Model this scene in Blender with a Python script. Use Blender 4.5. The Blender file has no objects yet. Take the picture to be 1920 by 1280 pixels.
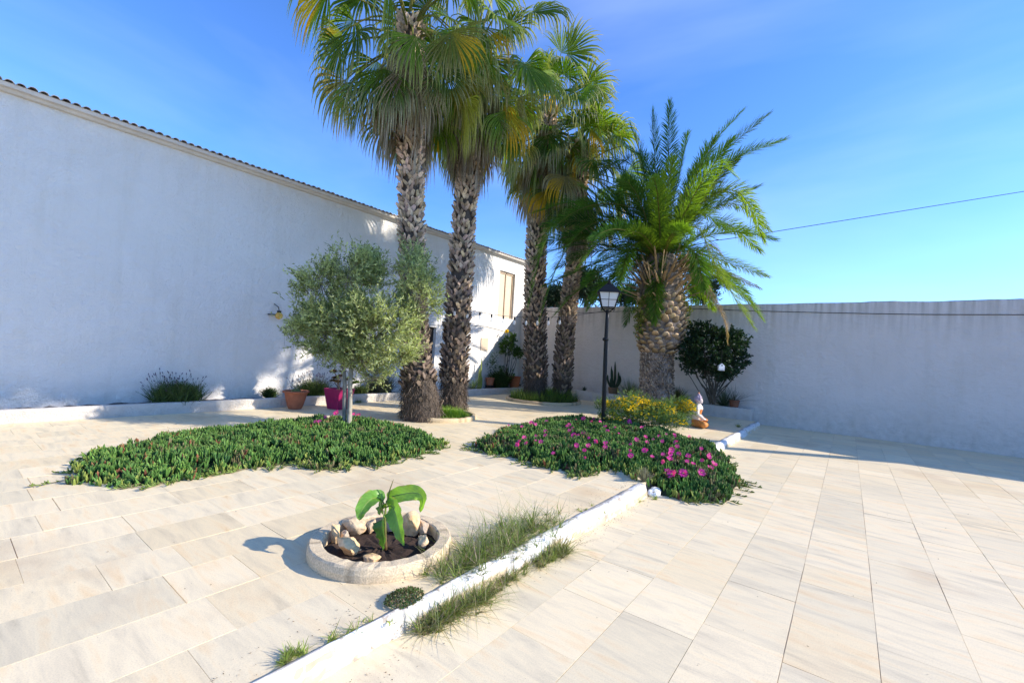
import bpy, bmesh, math, random
import numpy as np
from mathutils import Matrix, Vector, noise as mnoise
rng = np.random.default_rng(7); random.seed(7)
scn = bpy.context.scene; C = scn.collection
rad = math.radians
# ------------------------------------------------------------------ camera
FPX, CX, CY, CAMH = 832.0, 960.0, 640.0, 1.55
def nrm(v):
    v = np.asarray(v, float); return v / np.maximum(np.linalg.norm(v, axis=-1, keepdims=True), 1e-9)
_v1 = nrm([1591-CX, -(699-CY), -FPX]); _v2 = nrm([-130-CX, -(598-CY), -FPX])
_Z = nrm(np.cross(-_v2, _v1)); _X = np.cross(_v1, _Z)
RC = np.stack([_X, _v1, _Z]); CP = np.array([0, 0, CAMH])
cam = bpy.data.cameras.new('camera'); camo = bpy.data.objects.new('camera', cam); C.objects.link(camo)
cam.sensor_width = 36; cam.lens = FPX/1920*36; cam.clip_end = 2000; cam.clip_start = 0.05
M = Matrix.Identity(4)
for i in range(3):
    for j in range(3): M[i][j] = RC[i, j]
    M[i][3] = CP[i]
camo.matrix_world = M; scn.camera = camo
# ------------------------------------------------------------------ light
SUN = nrm([1.0, .58, .57])
el = math.asin(SUN[2]); az = math.atan2(SUN[0], SUN[1])
sun = bpy.data.lights.new('sun', 'SUN'); sun.energy = 3.1; sun.angle = rad(.55); sun.color = (1, .91, .79)
suno = bpy.data.objects.new('sun', sun); C.objects.link(suno); suno.location = (20, 12, 14)
suno.rotation_euler = Vector(SUN).to_track_quat('Z', 'Y').to_euler()
world = bpy.data.worlds.new('World'); scn.world = world; world.use_nodes = True
nt = world.node_tree; nt.nodes.clear()
wo = nt.nodes.new('ShaderNodeOutputWorld'); bg = nt.nodes.new('ShaderNodeBackground'); sky = nt.nodes.new('ShaderNodeTexSky')
sky.sky_type = 'NISHITA'; sky.sun_disc = False; sky.sun_elevation = el; sky.sun_rotation = az
sky.air_density = 1.0; sky.dust_density = .4; sky.ozone_density = 2.5
bg.inputs[1].default_value = .15
tc = nt.nodes.new('ShaderNodeTexCoord'); mp = nt.nodes.new('ShaderNodeMapping'); mp.inputs['Scale'].default_value = (1.2, 1.6, 5)
nz = nt.nodes.new('ShaderNodeTexNoise'); nz.inputs['Scale'].default_value = 1.0; nz.inputs['Detail'].default_value = 5; nz.inputs['Distortion'].default_value = .3
rp = nt.nodes.new('ShaderNodeValToRGB'); rp.color_ramp.elements[0].position = .45; rp.color_ramp.elements[1].position = .95
rp.color_ramp.elements[0].color = (0, 0, 0, 1); rp.color_ramp.elements[1].color = (.22, .22, .22, 1)
tint = nt.nodes.new('ShaderNodeMix'); tint.data_type = 'RGBA'; tint.blend_type = 'MULTIPLY'; tint.inputs[0].default_value = 1
tint.inputs[7].default_value = (.37, .60, .98, 1)
mx = nt.nodes.new('ShaderNodeMix'); mx.data_type = 'RGBA'; mx.inputs[7].default_value = (4.2, 4.8, 6.5, 1)
L = nt.links.new
L(tc.outputs['Generated'], mp.inputs[0]); L(mp.outputs[0], nz.inputs[0]); L(nz.outputs[0], rp.inputs[0])
L(sky.outputs[0], tint.inputs[6]); L(tint.outputs[2], mx.inputs[6]); L(rp.outputs[0], mx.inputs[0]); L(mx.outputs[2], bg.inputs[0]); L(bg.outputs[0], wo.inputs[0])
scn.view_settings.view_transform = 'Standard'; scn.view_settings.look = 'None'; scn.view_settings.exposure = 1.24; scn.view_settings.gamma = 1
# ------------------------------------------------------------------ pixel -> world (photo pixels, 1920 wide)
def ray(px, py): return RC @ np.array([px-CX, -(py-CY), -FPX])
def g(px, py, z=0.):
    d = ray(px, py); return CP + d*((z-CAMH)/d[2])
def at(px, py, dep): return CP + ray(px, py)*dep/FPX
def depth(p): return -(RC.T @ (np.asarray(p)-CP))[2]
# ------------------------------------------------------------------ object helpers
OFF = {}
def thing(name, label, cat, loc, group=None):
    o = bpy.data.objects.new(name, None); C.objects.link(o); o.location = tuple(map(float, loc)); o.empty_display_size = .2
    o['label'] = label; o['category'] = cat
    if group: o['group'] = group
    OFF[o.name] = np.array(loc, float); return o
def tag(o, label=None, cat=None, group=None, kind=None):
    if label: o['label'] = label
    if cat: o['category'] = cat
    if group: o['group'] = group
    if kind: o['kind'] = kind
    return o
def mk(name, V, F, mat, parent=None, col=None, smooth=False, org=None):
    """V (n,3) world, F list of index arrays (m,k)"""
    V = np.asarray(V, float)
    if not isinstance(F, list) or (len(F) and not isinstance(F[0], np.ndarray)):
        by = {}
        for f in F: by.setdefault(len(f), []).append(f)
        F = [np.array(v) for v in by.values()]
    if parent is not None: o0 = OFF[parent.name]
    elif org is not None: o0 = np.array(org, float)
    else: o0 = np.zeros(3)
    me = bpy.data.meshes.new(name); me.vertices.add(len(V)); me.vertices.foreach_set('co', (V-o0).astype(np.float32).ravel())
    nl = sum(f.size for f in F); npoly = sum(len(f) for f in F)
    me.loops.add(nl); me.polygons.add(npoly)
    me.loops.foreach_set('vertex_index', np.concatenate([f.ravel() for f in F]).astype(np.int32))
    tot = np.concatenate([np.full(len(f), f.shape[1]) for f in F]); st = np.concatenate([[0], np.cumsum(tot)[:-1]])
    me.polygons.foreach_set('loop_start', st.astype(np.int32))
    try: me.polygons.foreach_set('loop_total', tot.astype(np.int32))
    except Exception: pass
    me.polygons.foreach_set('use_smooth', np.full(npoly, bool(smooth)))
    if col is not None:
        a = me.color_attributes.new('Col', 'FLOAT_COLOR', 'POINT'); c = np.ones((len(V), 4), np.float32)
        c[:, :3] = np.broadcast_to(col, (len(V), 3)); a.data.foreach_set('color', c.ravel())
    me.update(calc_edges=True); me.validate()
    if mat: me.materials.append(mat)
    o = bpy.data.objects.new(name, me); C.objects.link(o)
    if parent is not None: o.parent = parent
    else: o.location = tuple(o0)
    OFF[o.name] = o0
    return o
class MB:
    def __init__(s): s.V = []; s.F = {}; s.K = []; s.n = 0
    def add(s, V, F, col=(1, 1, 1)):
        V = np.asarray(V, float).reshape(-1, 3); s.V.append(V); s.K.append(np.broadcast_to(np.asarray(col, float), V.shape).copy())
        if isinstance(F, np.ndarray): F = [F]
        for f in F:
            f = np.atleast_2d(np.asarray(f)); s.F.setdefault(f.shape[1], []).append(f+s.n)
        s.n += len(V); return s
    def build(s, name, mat, parent=None, smooth=False, org=None):
        return mk(name, np.concatenate(s.V), [np.concatenate(v) for v in s.F.values()], mat, parent, np.concatenate(s.K), smooth, org)
    def box(s, x0, x1, y0, y1, z0, z1, col=(1, 1, 1)):
        V = [(x, y, z) for x in (x0, x1) for y in (y0, y1) for z in (z0, z1)]
        return s.add(V, np.array([[0, 1, 3, 2], [4, 6, 7, 5], [0, 4, 5, 1], [2, 3, 7, 6], [0, 2, 6, 4], [1, 5, 7, 3]]), col)
    def tube(s, P, R, n=8, col=(1, 1, 1), cap=True, flat=1.):
        P = np.asarray(P, float); R = np.broadcast_to(np.asarray(R, float), (len(P),)); T = nrm(np.gradient(P, axis=0))
        ref = np.array([0, 0, 1.]) if abs(T[:, 2]).mean() < .8 else np.array([1., 0, 0])
        A = nrm(np.cross(T, ref)); B = np.cross(T, A); a = np.arange(n)*2*math.pi/n
        V = P[:, None]+R[:, None, None]*(np.cos(a)[None, :, None]*A[:, None]+np.sin(a)[None, :, None]*B[:, None]*flat)
        m = len(P); i = np.arange(m-1)[:, None]*n; j = np.arange(n)[None]; k = (j+1) % n
        F = np.stack([i+j, i+n+j, i+n+k, i+k], -1).reshape(-1, 4)
        c = np.asarray(col, float)
        if c.ndim == 2: c = np.repeat(c, n, 0)
        s.add(V.reshape(-1, 3), F, c)
        if cap:
            s.F.setdefault(n, []).append(np.array([np.arange(n)]) + s.n - m*n); s.F[n].append(np.array([np.arange(n)[::-1]]) + s.n - n)
        return s
    def lathe(s, prof, c, n=24, col=(1, 1, 1), sq=False):
        prof = np.array(prof, float); a = np.arange(n)*2*math.pi/n
        V = np.stack([prof[:, 0, None]*np.cos(a), prof[:, 0, None]*np.sin(a), np.repeat(prof[:, 1, None], n, 1)], -1)+np.asarray(c, float)
        m = len(prof); i = np.arange(m-1)[:, None]*n; j = np.arange(n)[None]; k = (j+1) % n
        return s.add(V.reshape(-1, 3), np.stack([i+j, i+k, i+n+k, i+n+j], -1).reshape(-1, 4), col)
def frames(D, roll=None):
    D = nrm(D); r = nrm(rng.normal(size=D.shape)); Xa = nrm(np.cross(D, r)); Za = np.cross(Xa, D)
    return np.stack([Xa, D, Za], -1)            # columns x,y,z ; y = direction
def inst(T, Fs, P, Rm, S):
    """template verts T, face arrays Fs, positions P, rotations Rm (k,3,3), scales S (k,) or (k,3)"""
    S = np.asarray(S, float)
    if S.ndim == 1: S = np.repeat(S[:, None], 3, 1)
    V = np.einsum('kij,knj->kni', Rm, T[None]*S[:, None])+P[:, None]
    k = len(P); n = len(T)
    return V.reshape(-1, 3), [(f[None]+(np.arange(k)*n)[:, None, None]).reshape(-1, f.shape[1]) for f in Fs]
def bez(P, n):
    """smooth curve through control points (Catmull-Rom)"""
    P = np.asarray(P, float); Q = np.vstack([2*P[0]-P[1], P, 2*P[-1]-P[-2]]); t = np.linspace(0, len(P)-1-1e-6, n); i = t.astype(int); f = (t-i)[:, None]
    a, b, c, d = Q[i], Q[i+1], Q[i+2], Q[i+3]
    return .5*(2*b+(c-a)*f+(2*a-5*b+4*c-d)*f**2+(3*b-a-3*c+d)*f**3)
def fbm(P, sc=1., o=3):
    return np.array([mnoise.fractal(Vector(p)*sc, 1., 2., o) for p in P])
# ------------------------------------------------------------------ materials
def newmat(name):
    m = bpy.data.materials.new(name); m.use_nodes = True; n = m.node_tree.nodes; b = n['Principled BSDF']; return m, n, m.node_tree.links.new, b
def N(n, t, **k):
    x = n.new('ShaderNode'+t)
    for a, v in k.items(): x.inputs[a.replace('_', ' ')].default_value = v
    return x
def ramp(n, stops):
    r = n.new('ShaderNodeValToRGB'); e = r.color_ramp.elements
    while len(e) < len(stops): e.new(.5)
    for x, (p, c) in zip(e, stops): x.position = p; x.color = (*c, 1) if len(c) == 3 else c
    return r
def mix(n, l, a, b, f, mode='MIX'):
    m = n.new('ShaderNodeMix'); m.data_type = 'RGBA'; m.blend_type = mode
    for s, v in ((6, a), (7, b), (0, f)):
        if isinstance(v, bpy.types.NodeSocket): l(v, m.inputs[s])
        elif s == 0: m.inputs[0].default_value = v
        else: m.inputs[s].default_value = (*v, 1)
    return m.outputs[2]
def bump(n, l, b, h, st=.3, dist=.01):
    x = n.new('ShaderNodeBump'); x.inputs['Strength'].default_value = st; x.inputs['Distance'].default_value = dist; l(h, x.inputs['Height']); l(x.outputs[0], b.inputs['Normal']); return x
def attr(n): a = n.new('ShaderNodeAttribute'); a.attribute_name = 'Col'; return a
def obco(n, l, scale=(1, 1, 1)):
    t = n.new('ShaderNodeTexCoord'); m = n.new('ShaderNodeMapping'); m.inputs['Scale'].default_value = scale; l(t.outputs['Object'], m.inputs[0]); return m.outputs[0]
def plain(name, col, rough=.7, metal=0, var=.15, sc=25, bs=.2, spec=.3):
    m, n, l, b = newmat(name); co = obco(n, l); z = N(n, 'TexNoise', Scale=sc, Detail=6.); l(co, z.inputs[0])
    c = mix(n, l, tuple(x*(1-var) for x in col), tuple(min(1, x*(1+var)) for x in col), z.outputs[0]); l(c, b.inputs['Base Color'])
    b.inputs['Roughness'].default_value = rough; b.inputs['Metallic'].default_value = metal; b.inputs['Specular IOR Level'].default_value = spec
    bump(n, l, b, z.outputs[0], bs, .004); return m
def leafmat(name, trans=.35, rough=.5, sc=30, spec=.35, mul=1.):
    m, n, l, b = newmat(name); a = attr(n); co = obco(n, l); z = N(n, 'TexNoise', Scale=sc, Detail=3.); l(co, z.inputs[0])
    r = ramp(n, [(.3, (.75*mul,)*3), (.7, (1.2*mul,)*3)]); l(z.outputs[0], r.inputs[0])
    c = mix(n, l, a.outputs[0], r.outputs[0], 1., 'MULTIPLY'); l(c, b.inputs['Base Color'])
    b.inputs['Roughness'].default_value = rough; b.inputs['Specular IOR Level'].default_value = spec
    t = n.new('ShaderNodeBsdfTranslucent'); c2 = mix(n, l, c, (1.5, 1.6, .6), 1., 'MULTIPLY'); l(c2, t.inputs[0])
    s = n.new('ShaderNodeMixShader'); s.inputs[0].default_value = trans; l(b.outputs[0], s.inputs[1]); l(t.outputs[0], s.inputs[2]); l(s.outputs[0], n['Material Output'].inputs[0]); return m
def colmat(name, rough=.85, sc=40, bs=.3, lo=.6, hi=1.25, dist=.006, stretch=(1, 1, 1), spec=.25):
    m, n, l, b = newmat(name); a = attr(n); co = obco(n, l, stretch); z = N(n, 'TexNoise', Scale=sc, Detail=7.); l(co, z.inputs[0])
    r = ramp(n, [(.3, (lo,)*3), (.7, (hi,)*3)]); l(z.outputs[0], r.inputs[0]); c = mix(n, l, a.outputs[0], r.outputs[0], 1., 'MULTIPLY'); l(c, b.inputs['Base Color'])
    b.inputs['Roughness'].default_value = rough; b.inputs['Specular IOR Level'].default_value = spec; bump(n, l, b, z.outputs[0], bs, dist); return m
def stucco(name, c1, c2, dirt=(.45, .40, .33), base_z=.5, top_z=99., streak=.0):
    m, n, l, b = newmat(name); co = obco(n, l); z = N(n, 'TexNoise', Scale=1.1, Detail=6.); l(co, z.inputs[0])
    c = mix(n, l, c1, c2, z.outputs[0])
    f = N(n, 'TexNoise', Scale=45., Detail=5., Roughness=.65); l(co, f.inputs[0]); f2 = N(n, 'TexNoise', Scale=6., Detail=9., Roughness=.7); l(co, f2.inputs[0])
    sp = n.new('ShaderNodeSeparateXYZ'); l(co, sp.inputs[0])
    r = ramp(n, [(0, (1, 1, 1)), (1, (0, 0, 0))]); mr = n.new('ShaderNodeMapRange'); mr.inputs[1].default_value = .1; mr.inputs[2].default_value = base_z; mr.inputs[3].default_value = 1; mr.inputs[4].default_value = 0; l(sp.outputs[2], mr.inputs[0])
    mu = n.new('ShaderNodeMath'); mu.operation = 'MULTIPLY'; l(mr.outputs[0], mu.inputs[0]); rr = ramp(n, [(.35, (.08, .08, .08)), (.75, (.55, .55, .55))]); l(f2.outputs[0], rr.inputs[0]); l(rr.outputs[0], mu.inputs[1])
    c = mix(n, l, c, dirt, mu.outputs[0])
    if top_z < 50:
        cs = obco(n, l, (5, 5, .35)); f3 = N(n, 'TexNoise', Scale=1.6, Detail=7.); l(cs, f3.inputs[0])
        mr2 = n.new('ShaderNodeMapRange'); mr2.inputs[1].default_value = top_z-1.1; mr2.inputs[2].default_value = top_z; l(sp.outputs[2], mr2.inputs[0])
        r3 = ramp(n, [(.42, (0, 0, 0)), (.72, (.75, .75, .75))]); l(f3.outputs[0], r3.inputs[0]); m2 = n.new('ShaderNodeMath'); m2.operation = 'MULTIPLY'; l(mr2.outputs[0], m2.inputs[0]); l(r3.outputs[0], m2.inputs[1])
        c = mix(n, l, c, (.42, .36, .28), m2.outputs[0])
        # small chips of missing render
        v = N(n, 'TexNoise', Scale=9., Detail=8., Roughness=.8); l(co, v.inputs[0]); rv = ramp(n, [(.69, (0, 0, 0)), (.73, (.5, .5, .5))]); l(v.outputs[0], rv.inputs[0]); c = mix(n, l, c, (.35, .28, .22), rv.outputs[0])
    dz = obco(n, l, (1.6, 1.6, .16)); dn = N(n, 'TexNoise', Scale=2.2, Detail=8., Roughness=.65); l(dz, dn.inputs[0]); dr = ramp(n, [(.50, (1, 1, 1)), (.78, (.93, .92, .89))]); l(dn.outputs[0], dr.inputs[0]); c = mix(n, l, c, dr.outputs[0], 1., 'MULTIPLY')
    pn = N(n, 'TexNoise', Scale=.8, Detail=3., Distortion=1.); l(co, pn.inputs[0]); pr_ = ramp(n, [(.44, (.985, .985, .98)), (.52, (1.01, 1.01, 1.01))]); l(pn.outputs[0], pr_.inputs[0]); c = mix(n, l, c, pr_.outputs[0], 1., 'MULTIPLY')
    l(c, b.inputs['Base Color']); b.inputs['Roughness'].default_value = .92; b.inputs['Specular IOR Level'].default_value = .15
    ad = n.new('ShaderNodeMath'); ad.operation = 'MULTIPLY_ADD'; ad.inputs[1].default_value = 5.; l(f2.outputs[0], ad.inputs[0]); l(f.outputs[0], ad.inputs[2])
    bump(n, l, b, ad.outputs[0], .8, .02); return m
M_wall = stucco('white_stucco', (.82, .785, .73), (.87, .845, .80), base_z=.75)
M_rear = stucco('cream_stucco', (.76, .675, .60), (.84, .76, .69), top_z=3.5, base_z=.9)
M_bed = stucco('bed_plaster', (.58, .54, .49), (.70, .66, .60), base_z=.22, dirt=(.4, .36, .3))
def kerbmat():
    m, n, l, b = newmat('kerb_paint'); a = attr(n); co = obco(n, l); z = N(n, 'TexNoise', Scale=9., Detail=9., Roughness=.75); l(co, z.inputs[0]); r = ramp(n, [(.57, (0, 0, 0)), (.60, (.9, .9, .9))]); l(z.outputs[0], r.inputs[0]); c = mix(n, l, a.outputs[0], (.36, .31, .25), r.outputs[0])
    v = n.new('ShaderNodeTexVoronoi'); v.feature = 'DISTANCE_TO_EDGE'; v.inputs['Scale'].default_value = 3.2; cz = N(n, 'TexNoise', Scale=5., Detail=6.); l(co, cz.inputs[0]); va = n.new('ShaderNodeVectorMath'); va.operation = 'MULTIPLY_ADD'; va.inputs[1].default_value = (.5, .5, .5); l(cz.outputs[1], va.inputs[0]); l(co, va.inputs[2]); l(va.outputs[0], v.inputs[0])
    rc = ramp(n, [(0, (.75, .75, .75)), (.012, (0, 0, 0))]); l(v.outputs[0], rc.inputs[0]); c = mix(n, l, c, (.3, .27, .23), rc.outputs[0]); z2 = N(n, 'TexNoise', Scale=3., Detail=6.); l(co, z2.inputs[0]); r2 = ramp(n, [(.3, (.8, .77, .70)), (.6, (1.02, 1.02, 1.02))]); l(z2.outputs[0], r2.inputs[0]); c = mix(n, l, c, r2.outputs[0], 1., 'MULTIPLY')
    l(c, b.inputs['Base Color']); b.inputs['Roughness'].default_value = .85; b.inputs['Specular IOR Level'].default_value = .2; bump(n, l, b, z.outputs[0], .7, .012); return m
M_kerb = kerbmat()
M_fan = leafmat('fan_leaf', .42, .6, spec=.12); M_dead = leafmat('dry_leaf', .22, .8, spec=.1); M_date = leafmat('date_leaf', .48, .55, spec=.15)
M_olive = leafmat('olive_leaf', .42, .6, spec=.15); M_leaf = leafmat('shrub_leaf', .22, .5, spec=.25); M_ice = leafmat('ice_leaf', .18, .55, spec=.15); M_grass = leafmat('grass_blade', .3, .6)
M_pet = leafmat('petal', .35, .6); M_ban = leafmat('banana_leaf', .35, .38, sc=12, spec=.5)
M_trunk = colmat('palm_trunk', sc=55, stretch=(1, 1, .4)); M_bark = colmat('bark', sc=30, stretch=(1, 1, .25)); M_soil = plain('soil', (.045, .028, .02), .95, var=.6, sc=60, bs=1.)
M_stone = colmat('limestone', sc=22, lo=.75, hi=1.2, bs=.6, dist=.01); M_terra = colmat('terracotta', sc=14, lo=.85, hi=1.12, bs=.15); M_mag = plain('magenta_glaze', (.30, .008, .085), .45, var=.3, sc=8, bs=.5, spec=.4)
M_black = plain('black_metal', (.012, .013, .014), .4, .3, sc=40); M_dark = plain('dark_wood', (.03, .022, .018), .6, sc=20); M_tan = plain('tan_paint', (.62, .50, .37), .7, var=.06, sc=6)
M_gut = plain('dark_cable', (.03, .028, .026), .6); M_white = plain('white_enamel', (.75, .75, .74), .5, var=.04, sc=8); M_col = colmat('painted', sc=30, lo=.85, hi=1.1, bs=.15, rough=.6)
M_ring = colmat('concrete_ring', sc=90, lo=.72, hi=1.15, bs=.5, dist=.004)
def glassmat(name, col, frost):
    m, n, l, b = newmat(name); b.inputs['Base Color'].default_value = (*col, 1); b.inputs['Roughness'].default_value = .15
    tr = n.new('ShaderNodeBsdfTransparent') if not frost else n.new('ShaderNodeBsdfTranslucent'); tr.inputs[0].default_value = (*col, 1)
    s = n.new('ShaderNodeMixShader'); s.inputs[0].default_value = .75 if not frost else .4; l(b.outputs[0], s.inputs[1]); l(tr.outputs[0], s.inputs[2]); l(s.outputs[0], n['Material Output'].inputs[0]); return m
M_glass = glassmat('clear_glass', (.9, .93, .95), False); M_frost = glassmat('frosted_glass', (.9, .9, .87), True)
# paving
def pavemat():
    m, n, l, b = newmat('travertine'); a = attr(n); t = n.new('ShaderNodeTexCoord')
    va = n.new('ShaderNodeVectorMath'); va.operation = 'MULTIPLY_ADD'; va.inputs[1].default_value = (37, 53, 29); l(a.outputs[0], va.inputs[0]); l(t.outputs['Object'], va.inputs[2])
    mp = n.new('ShaderNodeMapping'); mp.inputs['Scale'].default_value = (1.1, 5.5, 1); mp.inputs['Rotation'].default_value = (0, 0, .12); l(va.outputs[0], mp.inputs[0])
    z = N(n, 'TexNoise', Scale=1.5, Detail=9., Roughness=.62, Distortion=.5); l(mp.outputs[0], z.inputs[0])
    r = ramp(n, [(.22, (.44, .40, .30)), (.38, (.62, .565, .43)), (.53, (.72, .65, .48)), (.66, (.70, .58, .39)), (.80, (.52, .39, .22))]); l(z.outputs[0], r.inputs[0])
    sp = n.new('ShaderNodeSeparateColor'); l(a.outputs[0], sp.inputs[0])
    r2 = ramp(n, [(0, (.92, .91, .89)), (.3, (1.02, 1.0, .97)), (.65, (1.07, 1.04, 1.0)), (.85, (.97, .92, .84)), (1, (1.1, 1.08, 1.05))]); l(sp.outputs[0], r2.inputs[0])
    c = mix(n, l, r.outputs[0], r2.outputs[0], 1., 'MULTIPLY')
    # ochre rust stains and pits
    s = N(n, 'TexNoise', Scale=.55, Detail=5., Roughness=.6); l(t.outputs['Object'], s.inputs[0]); rs = ramp(n, [(.57, (0, 0, 0)), (.66, (.6, .6, .6))]); l(s.outputs[0], rs.inputs[0]); c = mix(n, l, c, (.56, .45, .30), rs.outputs[0])
    mp2 = n.new('ShaderNodeMapping'); mp2.inputs['Scale'].default_value = (7, 22, 1); l(va.outputs[0], mp2.inputs[0]); p = N(n, 'TexNoise', Scale=3.2, Detail=4., Roughness=.7); l(mp2.outputs[0], p.inputs[0]); rpp = ramp(n, [(.68, (0, 0, 0)), (.74, (.75, .75, .75))]); l(p.outputs[0], rpp.inputs[0])
    c = mix(n, l, c, (.30, .24, .17), rpp.outputs[0])
    fsp = N(n, 'TexNoise', Scale=140., Detail=2.); l(t.outputs['Object'], fsp.inputs[0]); rf = ramp(n, [(.25, (.88, .88, .88)), (.6, (1.03, 1.03, 1.03))]); l(fsp.outputs[0], rf.inputs[0]); c = mix(n, l, c, rf.outputs[0], 1., 'MULTIPLY')
    c = mix(n, l, c, (1.11, 1.055, .97), 1., 'MULTIPLY'); l(c, b.inputs['Base Color']); b.inputs['Roughness'].default_value = .62; b.inputs['Specular IOR Level'].default_value = .3
    bump(n, l, b, z.outputs[0], .12, .01); return m
M_pave = pavemat(); M_grout = plain('grout', (.50, .41, .30), .95, var=.5, sc=9)
# ------------------------------------------------------------------ setting
mk('ground', [(-400, -400, -.3), (400, -400, -.3), (400, 400, -.3), (-400, 400, -.3)], [np.array([[0, 1, 2, 3]])], plain('dry_earth', (.22, .17, .11), .95, sc=.3))['kind'] = 'structure'
def paving(name, x0, x1, y0, y1, ztop, xj, w=.4515, seed=1):
    r = np.random.default_rng(seed); mb = MB(); k0 = math.floor((x0-xj)/w); k1 = math.ceil((x1-xj)/w)
    for k in range(k0, k1):
        a = max(xj+k*w, x0); b = min(xj+(k+1)*w, x1)
        if b-a < .02: continue
        y = y0-r.uniform(0, .6)
        while y < y1:
            ln = r.choice([.41, .62, .62, .75, .9]); ya, yb = max(y, y0), min(y+ln, y1); y += ln
            if yb-ya < .03: continue
            q = .0009+.0018*(r.random() < .3); zt = ztop-r.uniform(0, .0016); c = (r.random(), r.random(), r.random()); d1, d2 = r.uniform(-.0012, .0012, 2)
            A = [(a+q, ya+q, zt), (b-q, ya+q, zt+d1), (b-q, yb-q, zt+d2), (a+q, yb-q, zt)]; B = [(p[0], p[1], ztop-.02) for p in A]
            mb.add(A+B, np.array([[0, 1, 2, 3], [0, 4, 5, 1], [1, 5, 6, 2], [2, 6, 7, 3], [3, 7, 4, 0]]), c)
    o = mb.build(name, M_pave); o['kind'] = 'structure'
    s = MB().box(x0, x1, y0, y1, ztop-.17, ztop-.007).build(name+'_bedding', M_grout); s['kind'] = 'structure'
paving('upper_paving', -10.4, -2.04, -6, 14.56, 0., -2.10, seed=3)
paving('lower_paving', -2.034, 16, -6, 14.99, -.12, -1.595, w=.4475, seed=5)
# kerb
def kerb(name, y0, y1, seed):
    r = np.random.default_rng(seed); ys = np.arange(y0, y1+.01, .035); prof = np.array([(-2.075, -.1), (-2.072, .006), (-2.055, .018), (-2.02, .022), (-1.982, .014), (-1.958, -.004), (-1.948, -.03), (-1.938, -.07), (-1.93, -.118), (-1.93, -.14)])
    prof = np.array([(a[0]+(b[0]-a[0])*t, a[1]+(b[1]-a[1])*t) for a, b in zip(prof[:-1], prof[1:]) for t in (0, .5)]+[tuple(prof[-1])])
    n = len(prof); V = []; K = []
    for y in ys:
        jx = .016*mnoise.noise(Vector((y*1.3, seed, 0))); seg = ((y*1.02+seed*.3) % 1.05) < .035
        for i, (x, z) in enumerate(prof):
            q = mnoise.noise(Vector((x*14, y*6, z*14+seed))); q2 = mnoise.noise(Vector((x*40, y*30, z*40)))
            sc = 1 if 0 < i < n-2 else .3; d = .010*q+.005*q2-(.012 if seg and i > 2 else 0)
            V.append((x+jx+d*sc*.8-(.092*max(0., min(1., (4.6-y)/3.))*(x+2.075)/.14), y, z+d*sc)); w = mnoise.noise(Vector((x*9, y*4.2, z*9+7)))
            c = np.array([.76, .755, .74])*(.93+.1*q2)
            if i <= 6 and w+.45*q2 > .06: c = np.array([.46, .42, .36])
            if i >= n-5 and w+.5*q2 > -.05: c = np.array([.60, .50, .34])
            if seg: c = c*.6
            K.append(c)
    m = len(ys); i = np.arange(m-1)[:, None]*n; j = np.arange(n-1)[None]
    F = [np.stack([i+j, i+j+1, i+n+j+1, i+n+j], -1).reshape(-1, 4)[:, ::-1], np.array([np.arange(n)]), np.array([np.arange(n)[::-1]+(m-1)*n])]
    mk(name, V, F, M_kerb, col=np.array(K), smooth=True)['kind'] = 'structure'
kerb('white_kerb', -5.5, 5.50, 1); kerb('white_kerb', 8.6, 14.35, 4)
# building
WX = -11.0; RZ = 5.36
bld = thing('farm_building', 'long white rendered building with a tiled eave along the left of the courtyard', 'building', (WX, 4, 0))
wb = MB()
NY0, NY1, NZ0, NZ1 = 13.42, 14.42, 2.93, 4.78; DY0, DY1, DZ = 9.32, 10.24, 2.26; Y0, Y1 = -14., 15.95
def wallgrid(mb, yb, zb, holes, x):
    """front wall faces split round rectangular holes, with reveals .18 deep"""
    ys = sorted(set([yb[0], yb[1]]+[h[i] for h in holes for i in (0, 1)])); zs = sorted(set([zb[0], zb[1]]+[h[i] for h in holes for i in (2, 3)]))
    for a, b in zip(ys[:-1], ys[1:]):
        for c, d in zip(zs[:-1], zs[1:]):
            if any(h[0] <= a and b <= h[1] and h[2] <= c and d <= h[3] for h in holes): continue
            mb.add([(x, a, c), (x, b, c), (x, b, d), (x, a, d)], np.array([[0, 1, 2, 3]]))
    for h in holes:
        a, b, c, d = h; X2 = x-.2
        mb.add([(x, a, c), (X2, a, c), (X2, a, d), (x, a, d)], np.array([[0, 1, 2, 3]])); mb.add([(x, b, c), (X2, b, c), (X2, b, d), (x, b, d)], np.array([[0, 3, 2, 1]]))
        mb.add([(x, a, c), (x, b, c), (X2, b, c), (X2, a, c)], np.array([[0, 1, 2, 3]])); mb.add([(x, a, d), (x, b, d), (X2, b, d), (X2, a, d)], np.array([[0, 3, 2, 1]]))
wallgrid(wb, (Y0, Y1), (-.25, RZ), [(NY0, NY1, NZ0, NZ1), (DY0, DY1, -.0, DZ)], WX)
wb.add([(WX, Y1, -.25), (WX-6, Y1, -.25), (WX-6, Y1, RZ), (WX, Y1, RZ)], np.array([[0, 1, 2, 3]])); wb.add([(WX, Y0, -.25), (WX-6, Y0, -.25), (WX-6, Y0, RZ), (WX, Y0, RZ)], np.array([[0, 3, 2, 1]]))
wb.add([(WX-6, Y0, -.25), (WX-6, Y1, -.25), (WX-6, Y1, RZ), (WX-6, Y0, RZ)], np.array([[0, 3, 2, 1]]))
wb.build('wall', M_wall, bld)
ev = MB()
prof = [(WX+.001, RZ-.09), (WX+.07, RZ-.08), (WX+.10, RZ-.04), (WX+.17, RZ-.03), (WX+.19, RZ+.03), (WX-.2, RZ+.03)]
V = [(x, y, z) for y in (Y0, Y1+.1) for x, z in prof]; n = len(prof)
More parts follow.
